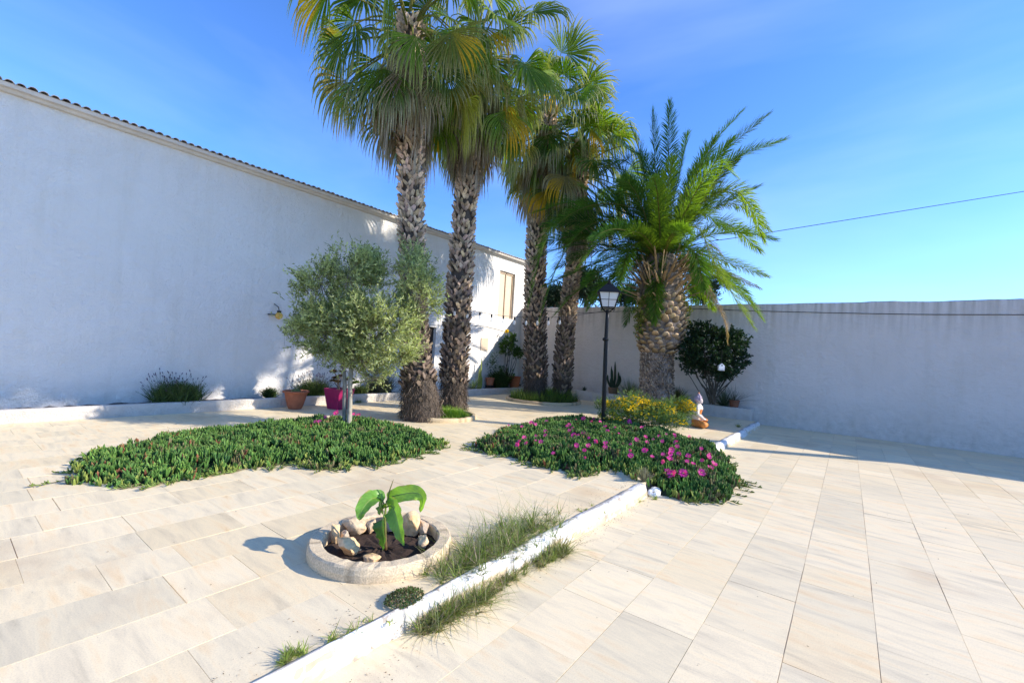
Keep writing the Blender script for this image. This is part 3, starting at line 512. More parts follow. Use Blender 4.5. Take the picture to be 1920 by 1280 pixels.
P = [H0, at(1290, 490, DD+.5), at(1330, 460, DD+.6), at(1355, 480, DD+.6)]; date_frond(dp, P, rD, base=(.36, .25, .15), tip=(.4, .3, .2), mat=M_dead, name='dead_frond', droop=.9, L0=.3)
# ------------------------------------------------------------------ leafy plants
LT = np.array([(0, 0, 0), (-.5, .5, .06), (0, .5, -.05), (.5, .5, .06), (0, 1, -.02)]); LF = [np.array([[0, 2, 1], [0, 3, 2], [1, 2, 4], [2, 3, 4]])]
LT1 = np.array([(0, 0, 0), (-.5, .45, 0), (0, 1, 0), (.5, .45, 0)]); LF1 = [np.array([[0, 3, 2, 1]])]
def leaves(P, D, L_, W, cols, fold=True):
    T, F = (LT, LF) if fold else (LT1, LF1); V, Fs = inst(T, F, P, frames(D), np.stack([W, L_, L_], 1)); return V, Fs, np.repeat(cols, len(T), 0)
def lobes_cloud(lobes, ntw, nl, tl, L_, W, c1, c2, r, up=.5, shell=.45, fold=False, lum=1., dmin=-.28, dsc=2.4):
    """twigs of leaves spread through ellipsoid lobes (centre, radii, weight)"""
    w = np.array([l[2] for l in lobes], float); w /= w.sum(); pick = r.choice(len(lobes), ntw, p=w); c = np.array([l[0] for l in lobes])[pick]; rr = np.array([l[1] for l in lobes])[pick]
    d = nrm(r.normal(size=(ntw, 3))); q = (shell+(1-shell)*r.random(ntw))**.6; wob = 1+.28*fbm(c+d*2.3, 1.7, 3); base = c+d*rr*(q*wob)[:, None]
    dens = fbm(base, dsc, 2); keep = dens > dmin; base, d, pick = base[keep], d[keep], pick[keep]; ntw = len(base)
    td = nrm(d*.8+UP*up+r.normal(0, .45, (ntw, 3))); Lt = tl*r.uniform(.5, 1.4, ntw)
    u = r.random((ntw, nl)); P = base[:, None]+td[:, None]*(u*Lt[:, None])[..., None]; ld = nrm(td[:, None]*.8+r.normal(0, .55, (ntw, nl, 3)))
    hue = r.random((ntw, 1, 1)); cols = (np.array(c1)*(1-hue)+np.array(c2)*hue)*r.uniform(.75, 1.25, (ntw, nl, 1)); k = ntw*nl
    V, F, K = leaves(P.reshape(-1, 3), ld.reshape(-1, 3), L_*r.uniform(.7, 1.2, k), W*r.uniform(.8, 1.2, k), cols.reshape(-1, 3), fold)
    tw = (base, td, Lt); return V, F, K, tw
def twigs(mb, tw, rad_=.0025, col=(.2, .17, .12), every=3):
    b, d, L_ = [x[::every] for x in tw]; T = np.array([(-1, 0, 0), (1, 0, 0), (0, 0, 1.4), (0, 1, 0)]); F = [np.array([[0, 1, 3], [1, 2, 3], [2, 0, 3]])]; b = b-d*L_[:, None]*.8
    V, Fs = inst(T, F, b, frames(d), np.stack([np.full(len(b), rad_), L_*1.8, np.full(len(b), rad_)], 1)); mb.add(V, Fs, col)
def branches(mb, root, targets, r0, col, r, wob=.12):
    for tg in targets:
        root_ = np.asarray(root); mid = root_*.45+np.asarray(tg)*.55+r.normal(0, wob, 3)*.6+UP*-.05; P = bez([root_, .6*root_+.4*mid+UP*.1, mid, tg], 9); mb.tube(P, np.linspace(r0, r0*.25, 9), 6, col)
# grey-green tree in the left bed
TB = g(649, 806); TD = depth(TB); r = np.random.default_rng(31)
tr = thing('olive_tree', 'small bushy grey green tree on two pale slender stems in the left ground cover', 'tree', TB)
lb = [((638, 600), (58, 60), 6), ((610, 640), (34, 30), 2.2), ((680, 590), (34, 40), 2.4), ((575, 595), (44, 52), 4), ((600, 528), (40, 40), 3.2), ((682, 515), (40, 46), 4), ((655, 500), (30, 34), 1.3), ((715, 610), (62, 75), 6), ((775, 545), (42, 52), 4), ((770, 490), (26, 28), 1.3), ((795, 570), (28, 38), 1.6), ((660, 660), (50, 34), 2.4), ((560, 625), (30, 28), 1.4), ((745, 660), (34, 32), 1.5), ((620, 655), (45, 28), 1.4), ((700, 700), (32, 16), .7)]
LB = []
for i, ((x, y), (rx, ry), w) in enumerate(lb):
    dz = r.uniform(-.35, .35) if i else 0; dep = TD+dz; s = dep/FPX; LB.append((at(x, y, dep), np.array([rx*s, rx*s, ry*s]), w))
V, F, K, tw = lobes_cloud(LB, 10500, 12, .24, .072, .018, (.13, .165, .075), (.60, .64, .33), r, up=.8, shell=.15, dmin=.0, dsc=2.4); mb = MB().add(V, F, K); twigs(mb, tw, .003, (.22, .2, .13), 2)
mb.build('crown', M_olive, tr)
tb = MB(); A = [g(645, 806), at(646, 760, TD), at(646, 710, TD), at(640, 670, TD), at(630, 620, TD)]; B = [g(654, 809), at(656, 760, TD), at(657, 710, TD), at(664, 670, TD), at(690, 620, TD)]
Wm = lambda w: w*TD/FPX/2
tb.tube(bez(A, 14), np.linspace(Wm(8), Wm(6.5), 14), 10, (.26, .235, .185)); tb.tube(bez(B, 14), np.linspace(Wm(9.5), Wm(7), 14), 10, (.34, .31, .24)); branches(tb, A[3], [l[0] for l in LB[:7]], Wm(6), (.2, .18, .13), r); branches(tb, B[3], [l[0] for l in LB[3:]], Wm(6), (.2, .18, .13), r)
tb.build('trunk', M_bark, tr, smooth=True)
for q in range(3):
    pass
def shrub(name, label, cat, root_px, dep, lobes, ntw, nl, L_, W, c1, c2, seed, tl=.1, stems=((0, 0),), r0=.02, scol=(.08, .07, .05), mat=None, up=.4, fold=True, group=None, shell=.3, zr=0.):
    r = np.random.default_rng(seed); B = at(*root_px, dep); t = thing(name, label, cat, B, group); s = dep/FPX
    LB = [(at(x, y, dep+dz), np.array([rx*s, min(rx, 1e9)*s, ry*s]), w) for (x, y), (rx, ry), w, dz in lobes]
    V, F, K, tw = lobes_cloud(LB, ntw, nl, tl, L_, W, c1, c2, r, up=up, fold=fold, shell=shell); mb = MB().add(V, F, K); twigs(mb, tw, .003, scol, 3); mb.build('foliage', mat or M_leaf, t)
    if r0: mb = MB(); [branches(mb, B+np.array([dx, dy, 0]), [l[0] for l in LB], r0, scol, r) for dx, dy in stems]; mb.build('stem', M_bark, t)
    return t, LB
DW = depth(g(1335, 768, .3))
ps, _ = shrub('evergreen_shrub', 'dark glossy evergreen shrub on bare stems right of the date palm', 'shrub', (1336, 757), DW, [((1325, 650), (36, 34), 5, 0), ((1295, 655), (24, 28), 2.4, 0), ((1360, 650), (30, 34), 3.5, 0), ((1315, 618), (22, 12), 1, 0), ((1345, 690), (34, 20), 2.4, 0), ((1384, 640), (14, 14), .9, 0), ((1385, 672), (16, 16), 1, 0), ((1300, 685), (18, 14), 1, 0), ((1340, 705), (20, 10), .8, 0)], 2300, 7, .085, .042, (.012, .028, .012), (.03, .065, .022), 41, tl=.12, stems=((-.06, 0), (.0, .02), (.05, 0)), r0=.022)
rs = np.random.default_rng(5); mb = MB(); mb.tube(bez([at(1313, 738, DW-.1), at(1290, 700, DW-.1), at(1275, 688, DW-.1)], 8), .011, 5, (.06, .05, .04)); mb.tube(bez([at(1326, 740, DW), at(1323, 700, DW), at(1320, 660, DW)], 8), .011, 5, (.06, .05, .04)); mb.tube(bez([at(1345, 745, DW), at(1370, 715, DW), at(1392, 690, DW)], 8), .013, 5, (.06, .05, .04)); mb.build('stem', M_bark, ps)
# flowers
def flower_mesh(mb, c, R, nrmv, r, col, colc, npet=26, wp=.16, cup=.35):
    nv = nrm(nrmv); a = nrm(np.cross(nv, r.normal(size=3))); b = np.cross(nv, a)
    th = np.arange(npet)*2*math.pi/npet+r.normal(0, .06, npet)
    d = np.cos(th)[:, None]*a+np.sin(th)[:, None]*b; cu = cup*r.uniform(.4, 1.5, npet)[:, None]; s = np.cross(nv, d); Ln = R*r.uniform(.85, 1.1, npet)[:, None]; w = R*wp
    V = np.stack([c+d*R*.15-s*w*.3, c+d*R*.15+s*w*.3, c+d*Ln*.7+nv*cu*R*.6-s*w*.6, c+d*Ln*.7+nv*cu*R*.6+s*w*.6, c+d*Ln+nv*cu*R*.75], 1); q = np.arange(npet)[:, None]*5
    mb.add(V.reshape(-1, 3), [q+np.array([[0, 1, 3, 2]]), q+np.array([[2, 3, 4]])], np.repeat(np.array(col)*r.uniform(.8, 1.2, (npet, 1)), 5, 0))
    mb.lathe([(0, .0), (R*.22, .004), (R*.2, R*.16), (0, R*.22)], c, 7, colc)
# ------------------------------------------------------------------ ice plant mats
def inpoly(P, poly):
    x, y = P[:, 0], P[:, 1]; ins = np.zeros(len(P), bool); n = len(poly)
    for i in range(n):
        a, b = poly[i], poly[(i+1) % n]; c = ((a[1] > y) != (b[1] > y)) & (x < (b[0]-a[0])*(y-a[1])/(b[1]-a[1]+1e-12)+a[0]); ins ^= c
    return ins
def edist(P, poly):
    d = np.full(len(P), 1e9); n = len(poly)
    for i in range(n):
        a, b = poly[i], poly[(i+1) % n]; ab = b-a; t = np.clip(((P-a)@ab)/(ab@ab+1e-12), 0, 1); d = np.minimum(d, np.linalg.norm(P-a-t[:, None]*ab, axis=1))
    return d
IT = np.array([(-.5, 0, -.29), (.5, 0, -.29), (0, 0, .58), (-.62, .55, -.36), (.62, .55, -.36), (0, .55, .7), (-.4, .85, -.2), (.4, .85, -.2), (0, .85, .48), (0, 1, .05)]); IF = [np.array([[3*q+j, 3*q+(j+1) % 3, 3*q+3+(j+1) % 3, 3*q+3+j] for q in range(2) for j in range(3)]), np.array([[6, 7, 9], [7, 8, 9], [8, 6, 9]])]
def ice_height(P, poly, Hm):
    d = edist(P, poly); P3 = np.column_stack([P, np.zeros(len(P))]); h = Hm*np.clip(d/.45, 0, 1)**.6*(.8+.35*fbm(P3, 1.6, 3)); base = np.where(P[:, 0] > -1.95, -.12, 0.)
    drop = np.clip((P[:, 0]+2.3)/.8, 0, 1)*.12; return np.maximum(base, -drop)+h, d
def ice_mat(label, poly, Hm, dens, seed, flowers, fgroup):
    r = np.random.default_rng(seed); poly = np.array(poly)[:, :2]
    lo, hi = poly.min(0), poly.max(0); k = int(np.prod(hi-lo)*dens); P = lo+(hi-lo)*r.random((k, 2)); P3 = np.column_stack([P*1.0, np.zeros(k)]); jig = np.stack([fbm(P3+5, 3.2, 2), fbm(P3+15, 3.2, 2)], 1)*.16
    keep = inpoly(P+jig, poly); P = P[keep]; z, d = ice_height(P, poly, Hm)
    k = len(P); nf = 4; out = np.column_stack([r.normal(0, .22, (k, 2)), np.ones(k)]); edge = np.clip(1-d/.25, 0, 1)
    Pc = np.column_stack([P, z-.045+.085*np.clip(fbm(np.column_stack([P, z]), 5.5, 3), -.6, .6)]); D = nrm(out); Dd = nrm(D[:, None]*1.6+r.normal(0, .24, (k, nf, 3))); Pp = np.repeat(Pc, nf, 0)
    Ln = r.uniform(.07, .145, (k, nf))*(1-.25*edge)[:, None]; Wd = r.uniform(.013, .019, (k, nf)); hue = np.clip(.5+.5*fbm(Pc, 2.2, 3)+r.normal(0, .2, k), 0, 1)[:, None]
    c = np.array([.035, .10, .03])*(1-hue)+np.array([.13, .26, .05])*hue; yel = (edge*r.random(k) > .45)[:, None]; c = np.where(yel, np.array([.22, .27, .06]), c); dry = (fbm(Pc, 1.9, 3) > .36)[:, None]; c = np.where(dry & (r.random((k, 1)) < .4), np.array([.17, .15, .07]), c); red = (r.random(k) < .03)[:, None]; c = np.where(red, np.array([.24, .09, .05]), c)
    cols = np.repeat(c[:, None], nf, 1)*r.uniform(.8, 1.25, (k, nf, 1))
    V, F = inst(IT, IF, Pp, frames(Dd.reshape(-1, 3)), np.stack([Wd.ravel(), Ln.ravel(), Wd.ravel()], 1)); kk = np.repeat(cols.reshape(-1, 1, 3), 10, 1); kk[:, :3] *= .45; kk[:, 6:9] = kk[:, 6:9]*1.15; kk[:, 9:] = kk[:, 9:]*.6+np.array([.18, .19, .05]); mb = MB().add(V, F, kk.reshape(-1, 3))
    # woody undergrowth below the leaves
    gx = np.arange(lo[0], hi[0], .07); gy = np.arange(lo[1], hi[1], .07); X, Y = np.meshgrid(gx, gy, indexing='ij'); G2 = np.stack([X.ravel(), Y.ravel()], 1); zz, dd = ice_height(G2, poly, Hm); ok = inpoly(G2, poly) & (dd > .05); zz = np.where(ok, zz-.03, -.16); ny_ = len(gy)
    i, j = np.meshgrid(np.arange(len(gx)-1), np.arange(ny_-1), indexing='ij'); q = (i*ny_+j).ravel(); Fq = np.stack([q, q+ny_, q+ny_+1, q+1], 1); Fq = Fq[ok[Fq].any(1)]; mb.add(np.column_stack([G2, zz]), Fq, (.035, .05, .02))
    # runners creeping over the paving edge
    for q in range(90):
        i = r.integers(len(poly)); a = poly[i]; b = poly[(i+1) % len(poly)]; p = a+(b-a)*r.random(); cen = poly.mean(0); o = nrm(p-cen); o = nrm(o+r.normal(0, .5, 2)); l = r.uniform(.05, .28); zb = 0. if p[0] < -2.05 else -.12
        pts = [(*(p-o*.1), zb+.02), (*(p+o*l*.5), zb+.012), (*(p+o*l), zb+.02)]; mb.tube(bez(pts, 4), .004, 4, (.25, .2, .1)); m = 14; u = r.random(m); pp = np.array([(*(p+o*l*x), zb+.012) for x in u]); dv = nrm(np.column_stack([np.tile(o, (m, 1))*.9, np.full(m, .55)])+r.normal(0, .45, (m, 3)));
        dv[:, 2] = abs(dv[:, 2]); V, F = inst(IT, IF, pp, frames(dv), np.stack([np.full(m, .009), r.uniform(.03, .06, m), np.full(m, .009)], 1)); mb.add(V, F, np.repeat(np.array([.17, .24, .06])*r.uniform(.7, 1.3, (m, 1)), 10, 0))
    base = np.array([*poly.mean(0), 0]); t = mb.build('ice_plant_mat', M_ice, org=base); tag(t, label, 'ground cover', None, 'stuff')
    for (px, py, s) in flowers:
        P_ = g(px, py, .12)
        for _ in range(3): zf, _d = ice_height(P_[None, :2], poly, Hm); P_ = g(px, py, float(zf[0])+.10)
        m = MB(); P_ = P_+np.array([0, 0, .0]); mb2 = MB(); flower_mesh(mb2, P_, (.043 if px > 900 else .05)*s*r.uniform(.9, 1.15), np.array([.25, -.75, .8])+r.normal(0, .3, 3), r, np.array([.86, .06, .40])*r.uniform(.85, 1.1), (.75, .55, .3)); mb2.tube([P_-UP*.09, P_], .004, 4, (.1, .16, .05)); mb2.build('flower', M_pet, t)
    return t
pl = [g(*p) for p in ((120, 905), (260, 915), (400, 890), (510, 876), (560, 870), (585, 876), (632, 882), (668, 872), (715, 873), (745, 862), (790, 852), (836, 838), (818, 826), (775, 812), (740, 800), (690, 794), (640, 790), (560, 793), (510, 800), (400, 812), (280, 830), (160, 860))]
fl = [(510+a*450/1920, 740+b*450/1920, s) for a, b, s in ((515, 145, 1.2), (425, 178, .9), (383, 212, .9), (655, 155, .9), (692, 165, 1.1), (350, 212, .8))]
ice_mat('green mat of fleshy leaved ice plant round the foot of the grey green tree', pl, .13, 620, 51, fl, '')
pr = [g(*p) for p in ((885, 838), (905, 850), (955, 858), (1000, 872), (1040, 880), (1075, 893), (1110, 890), (1130, 880), (1165, 884), (1190, 905))]+[g(*p, -.12) for p in ((1215, 905), (1235, 930), (1265, 934), (1300, 940), (1345, 944), (1375, 932), (1388, 912), (1382, 890), (1370, 872), (1340, 850))]+[g(*p) for p in ((1300, 835), (1265, 820), (1235, 808), (1190, 799), (1130, 795), (1060, 791), (1000, 796), (950, 808), (915, 825))]
fr = [(960+a*450/1920, 740+b*450/1920, s) for a, b, s in ((155, 228, 1.3), (275, 215, 1.1), (80, 255, .9), (445, 250, 1.1), (460, 285, 1), (495, 325, 1.2), (572, 305, 1.1), (572, 190, 1.2), (510, 205, .9), (635, 215, 1.1), (705, 215, .9), (745, 255, 1), (765, 290, .9), (825, 190, 1.1), (825, 262, .7), (940, 218, 1.5), (1037, 262, .9), (610, 405, 1.1), (748, 385, 1), (745, 420, .9), (615, 345, .6), (950, 487, 1.05), (1065, 447, 1.3), (997, 360, 1), (1068, 335, .9), (1080, 380, 1), (1130, 358, .8), (1178, 335, .8), (1235, 315, .6), (1310, 380, 1.2), (1322, 412, 1), (1275, 440, 1.3), (1335, 475, 1.1), (1262, 508, 1.15), (1210, 535, .8), (1410, 490, 1.3), (1418, 340, 1.1), (1300, 335, .9), (1520, 525, .8), (1575, 495, 1.1), (1515, 430, .8), (1450, 550, .9), (1615, 552, 1.15), (1590, 582, 1.1), (1240, 605, 1), (1280, 635, 1.6), (1370, 628, 1.4), (1515, 622, 1.2), (950, 395, .7), (655, 190, .8))]
_r = np.random.default_rng(77); fr += [(x, y, _r.uniform(.6, .95)) for x, y in zip(_r.uniform(940, 1340, 60), _r.uniform(793, 868, 60)) if y > 790+max(0, (x-1200)*.25) and y < 850+(x-1000)*.1][:36]
ice_mat('ice plant mat full of magenta flowers spilling over the white kerb', pr, .17, 700, 52, fr, '')
# ------------------------------------------------------------------ grass
def blades(P, L_, W, lean, cols, r, curl=.5):
    k = len(P); a = r.uniform(0, 2*math.pi, k); h = np.stack([np.cos(a), np.sin(a), 0*a], 1); D = nrm(UP+h*np.asarray(lean).reshape(-1, 1)); s = nrm(np.cross(D, UP)+1e-3); pts = [P]; d = D
    for q in range(4): d = nrm(d+h*curl*.25+np.array([0, 0, -.10*curl])); pts.append(pts[-1]+d*(L_/4)[:, None])
    w = W[:, None]; rows = []
    for q, p in enumerate(pts[:-1]): rows += [p-s*w*(1-q*.2), p+s*w*(1-q*.2)]
    V = np.stack(rows+[pts[-1]], 1); b = np.arange(k)[:, None]*9; F4 = np.concatenate([b+np.array([[2*q, 2*q+1, 2*q+3, 2*q+2]]) for q in range(3)]); F3 = b+np.array([[6, 7, 8]])
    return V.reshape(-1, 3), [F4, F3], np.repeat(cols, 9, 0)
def grass_disc(mb, c, rx, ry, n, L_, r, c1=(.10, .20, .03), c2=(.28, .40, .06), z=.0, W=.004, lean=.4):
    a = r.uniform(0, 2*math.pi, n); q = np.sqrt(r.random(n)); P = np.array(c)+np.stack([np.cos(a)*q*rx, np.sin(a)*q*ry, np.full(n, z)], 1); hue = r.random((n, 1))
    V, F, K = blades(P, L_*r.uniform(.5, 1.25, n), np.full(n, W), np.abs(r.normal(0, lean, n)), np.array(c1)*(1-hue)+np.array(c2)*hue, r); mb.add(V, F, K)
def ringobj(name, label, c, ro, ri, h, col, z0=0., soilz=.02, n=72, group=None, seed=0, seams=7):
    t = thing(name, label, 'planter ring', c, group); r = np.random.default_rng(seed); mb = MB(); a = np.arange(n)*2*math.pi/n
    prof = [(ro, 0), (ro+.004, h*.5), (ro-.003, h-.012), (ro-.014, h), (ri+.014, h), (ri+.003, h-.012), (ri, 0)]
    rw_ = 1+.012*fbm(np.stack([np.cos(a), np.sin(a), 0*a+seed], 1), 1.5, 2); V = []; K = []
    for i, (rr, z) in enumerate(prof):
        for j in range(n):
            sm = 1 if (j % (n//seams)) else 0; V.append((c[0]+(rr*rw_[j]-(0 if sm else .004)*(1 if i < 4 else -1))*math.cos(a[j]), c[1]+rr*rw_[j]*math.sin(a[j]), c[2]+z0+z+(.004*r.normal() if 0 < i < 6 else 0)*.6-(0 if sm or i in (0, 6) else .006))); K.append(np.array(col)*(1 if sm else .6)*r.uniform(.93, 1.05))
    i = np.arange(6)[:, None]*n; j = np.arange(n)[None]; k = (j+1) % n; mb.add(V, np.stack([i+j, i+k, i+n+k, i+n+j], -1).reshape(-1, 4), np.array(K)); mb.build('rim', M_ring, t)
    m = 40; s = MB(); a = np.arange(m)*2*math.pi/m; V = [(c[0], c[1], c[2]+soilz)]
    for q in range(1, 9): V += [(c[0]+ri*1.0*q/8*math.cos(x), c[1]+ri*q/8*math.sin(x), c[2]+soilz+r.normal(0, .006)) for x in a]
    F3 = [[0, 1+j, 1+(j+1) % m] for j in range(m)]; F4 = [[1+q*m+j, 1+(q+1)*m+j, 1+(q+1)*m+(j+1) % m, 1+q*m+(j+1) % m] for q in range(7) for j in range(m)]; s.add(V, [np.array(F3), np.array(F4)]); s.build('soil', M_soil, t)
    return t
rg = np.random.default_rng(61)
R1c = .5*(g(747, 776, .06)+g(889, 776, .06)); R1c[2] = 0; R1 = .5*np.linalg.norm(g(747, 776, .06)-g(889, 776, .06))
ringobj('planter_ring', 'tan stone edging ring with grass round the feet of the two left fan palms', R1c, R1*1.0, R1*.9, .09, (.64, .50, .30), seed=2)
mb = MB(); grass_disc(mb, R1c, R1*.86, R1*.86, 1500, .13, rg, z=.02)
cg = g(845, 782); cg[2] = 0; grass_disc(mb, cg, .40, .24, 1500, .24, rg, c1=(.18, .36, .03), c2=(.45, .6, .06), z=.02, lean=.55); tag(mb.build('grass', M_grass), 'fresh green grass inside the ring under the two left palms', 'grass', kind='stuff')
R2c = .5*(g(957, 748, .06)+g(1075, 748, .06)); R2c[2] = 0; R2 = .5*np.linalg.norm(g(957, 748, .06)-g(1075, 748, .06))
ringobj('planter_ring', 'tan stone edging ring with tall grass under the two palms near the corner', R2c, R2, R2*.92, .09, (.64, .48, .28), seed=3)
mb = MB(); grass_disc(mb, R2c, R2*.88, R2*.88, 3000, .40, rg, z=.02, W=.006, c1=(.05, .10, .02), c2=(.18, .26, .05)); cg = g(1045, 753); cg[2] = 0; grass_disc(mb, cg, .45, .35, 1700, .48, rg, z=.02, W=.006, c1=(.12, .28, .02), c2=(.34, .54, .05)); tag(mb.build('grass', M_grass), 'tall green grass in the ring under the two palms near the corner', 'grass', kind='stuff')
# front planter ring with banana plant
PL = g(583, 1003, .1); PRr = g(846, 1003, .1); PC = .5*(PL+PRr); PC[2] = 0; PR_ = .5*np.linalg.norm(PL-PRr)
ringobj('planter_ring', 'low round concrete planter ring filled with rocks and dark soil in the foreground', PC, PR_, PR_*.80, .10, (.68, .54, .35), seed=4, soilz=.012, n=84, seams=6)
def rock(label, px, py, w, h, seed, dz=.0, col=(.74, .50, .27)):
    r = np.random.default_rng(seed); c = g(px, py, .05); s = depth(c)/FPX; sx = w/2*s; sz = h/2*s*1.1
    bm = bmesh.new(); bmesh.ops.create_icosphere(bm, subdivisions=4, radius=1); V = np.array([v.co[:] for v in bm.verts]); F = [[v.index for v in f.verts] for f in bm.faces]; bm.free()
    for pn in nrm(r.normal(size=(17, 3))): dq = V@pn; lim = r.uniform(.5, .82); V = V-np.outer(np.maximum(dq-lim, 0)*.97, pn)
    V = V*np.array([sx, sx*.8, sz])*1.16; V = V+nrm(V)*(.005*fbm(V+seed, 35, 5)+.006*fbm(V+seed, 7, 2))[:, None]
    base = np.array([c[0], c[1], max(sz*.78, .0)+.012+dz]); q = fbm(V+seed*3, 9, 3)[:, None]; K = np.array(col)*(1+.15*q)+np.clip(q, 0, 1)*np.array([.12, -.02, -.1])
    tag(mk('rock', V+base, F, M_stone, col=K, org=base), label, 'rock', 'rocks lining the round planter')
for a_ in (('tall pale rock at the left end of the round planter', 629, 1008, 24, 36, 1), ('large pale wedge shaped rock at the front left of the round planter', 652, 1026, 44, 36, 2), ('flat low rock at the front of the round planter', 697, 1042, 44, 16, 3),
           ('wide shaded rock at the back left of the round planter under the left leaf', 664, 990, 46, 34, 4, 0, (.56, .43, .28)), ('small pale rock behind the banana stem left of centre', 695, 989, 24, 26, 5, 0, (.66, .48, .29)), ('small shaded rock between the two left rocks of the planter', 647, 1003, 20, 22, 6, 0, (.45, .37, .27)),
           ('big round orange tinted rock at the back right of the planter', 768, 992, 40, 42, 7, 0, (.70, .48, .27)), ('shaded rock leaning at the right side of the planter', 792, 996, 30, 32, 8, 0, (.48, .37, .26)), ('pale rock at the front right of the planter', 791, 1018, 24, 28, 9, 0, (.72, .52, .32)), ('brown rock directly behind the banana stem', 733, 985, 40, 32, 10, 0, (.44, .34, .24))): rock(*a_)
BB = g(723, 1030, .01); BD = depth(BB); bp = thing('banana_plant', 'young banana plant with five drooping broad leaves and an upright furled leaf', 'plant', BB)
def bpt(x, y, d=0.): return at(x, y, BD+d)
mb = MB(); mb.tube(bez([BB, bpt(722, 1000), bpt(722, 965), bpt(725, 938)], 12), np.linspace(.014, .006, 12), 8, np.linspace([.20, .12, .06], [.26, .36, .08], 12)); mb.build('stem', M_ban, bp, smooth=True)
def broad_leaf(root, pts, W, col, up=None, pet=.18, seed=0, fold=.35, name='leaf', tail=1.):
    r = np.random.default_rng(seed); n = 26; Q = bez(pts, n); T = nrm(np.gradient(Q, axis=0)); m = 5; up = UP if up is None else nrm(up); s = nrm(np.cross(T, up)+1e-4)
    for _ in range(3): s = nrm(np.vstack([s[:1], .25*s[:-2]+.5*s[1:-1]+.25*s[2:], s[-1:]]))
    nn = np.cross(s, T); t = np.linspace(0, 1, n); q = np.clip((t-pet)/(1-pet), 0, 1); w = W*np.where(t < pet, .02, np.sin(math.pi*q**.75)**.62*(1-.25*q))+.002
    V = []; K = []
    for i in range(n):
        for j in range(-m, m+1):
            f = j/m; wav = .09*math.sin(i*1.5+(2 if j > 0 else 0)+seed)*abs(f)**2*W+.012*math.sin(i*2.7+j)*W; V.append(Q[i]+s[i]*f*w[i]*math.cos(fold*abs(f))+nn[i]*(abs(f)*w[i]*math.sin(fold)*1.0+wav)); K.append((np.array(col)*(1.35 if j == 0 else 1)*(1+.14*((i+abs(j)) % 2))) if abs(j) < m or r.random() < .75 else np.array([.34, .27, .08]))
    M_ = 2*m+1; i = np.arange(n-1)[:, None]*M_; j = np.arange(M_-1)[None]; F = np.stack([i+j, i+j+1, i+M_+j+1, i+M_+j], -1).reshape(-1, 4); mb = MB().add(V, F, np.array(K)); mb.tube(Q[:int(n*.95)], np.linspace(.006, .0015, int(n*.95)), 5, (.30, .38, .10)); return mb.build(name, M_ban, root, smooth=True)
gl = (.13, .29, .04)
broad_leaf(bp, [bpt(725, 945), bpt(733, 932), bpt(755, 926, -.05), bpt(780, 924, -.1), bpt(793, 935, -.12), bpt(788, 960, -.1)], .066, (.24, .42, .05), seed=1, pet=.1, fold=.25, up=(.15, -.95, .45))
broad_leaf(bp, [bpt(723, 948), bpt(712, 934), bpt(695, 936, -.1), bpt(679, 955, -.18), bpt(674, 975, -.2)], .074, gl, seed=2, pet=.13, fold=.3, up=(.5, -.55, .65))
broad_leaf(bp, [bpt(723, 950), bpt(717, 945), bpt(712, 948, -.05), bpt(713, 966, -.08)], .045, (.13, .25, .04), seed=3, pet=.1, up=(0, -1, .2))
broad_leaf(bp, [bpt(723, 968), bpt(720, 968, -.06), bpt(717, 982, -.12), bpt(720, 1010, -.12), bpt(718, 1030, -.08)], .085, (.07, .17, .03), seed=4, pet=.06, up=(0, -1, .1), fold=.5)
broad_leaf(bp, [bpt(725, 950), bpt(735, 948, -.08), bpt(742, 965, -.15), bpt(748, 990, -.2), bpt(757, 1022, -.22)], .082, (.17, .34, .05), seed=5, pet=.08, up=(.3, -1, .25), fold=.35)
broad_leaf(bp, [bpt(722, 1025), bpt(716, 1012, -.03), bpt(719, 1002, -.04), bpt(722, 1018, -.08)], .018, (.3, .36, .06), seed=6, pet=.1, up=(0, -1, .1))
mb = MB(); mb.tube(bez([bpt(725, 945), bpt(729, 925), bpt(733, 912), bpt(738, 898)], 8), [.006, .006, .0055, .005, .0045, .004, .003, .001], 6, (.25, .24, .09)); mb.build('furled_leaf', M_ban, bp)
# weeds along the kerb
mb = MB(); r = np.random.default_rng(71)
def clump(px, py, n, L_, spread, c1, c2, lean=1.1, z=0., W=.0027, curl=.5):
    n = max(6, int(n*.5)); c = g(px, py, z); spread *= r.uniform(.5, 1.1); P = c+np.column_stack([r.normal(0, spread*.5, n), r.normal(0, spread, n), np.zeros(n)]); P[:, 2] = np.where(P[:, 0] > -1.95, -.12, np.where(P[:, 0] > -2.08, .02, 0.)); hue = r.random((n, 1))
    V, F, K = blades(P, L_*r.uniform(.25, 1.3, n)**1.2, np.full(n, W)*r.uniform(.6, 1.3, n), np.abs(r.normal(0, lean, n)), (np.array(c1)*(1-hue)+np.array(c2)*hue)*r.uniform(.7, 1.2, (n, 1)), r, curl); mb.add(V, F, K)
g1, g2, st, rd = (.07, .13, .025), (.24, .32, .06), (.34, .31, .17), (.28, .17, .09)
def tuft(P, n, L_, c1, c2, lean=.9, W=.0028, curl=.7):
    P = np.repeat(P[None], n, 0)+np.column_stack([r.normal(0, .008, (n, 2)), np.zeros(n)]); hue = r.random((n, 1))
    V, F, K = blades(P, L_*r.uniform(.35, 1.2, n), np.full(n, W*1.25)*r.uniform(.6, 1.2, n), np.abs(r.normal(lean*1.6, 1.1, n)), np.where(r.random((n, 1)) < .18, np.array([[.34, .27, .19]]), np.array(c1)*(1-hue)+np.array(c2)*hue)*r.uniform(.6, 1.35, (n, 1)), r, curl*.55); mb.add(V, F, K)
def kp(px, py, z): return g(px, py, z)
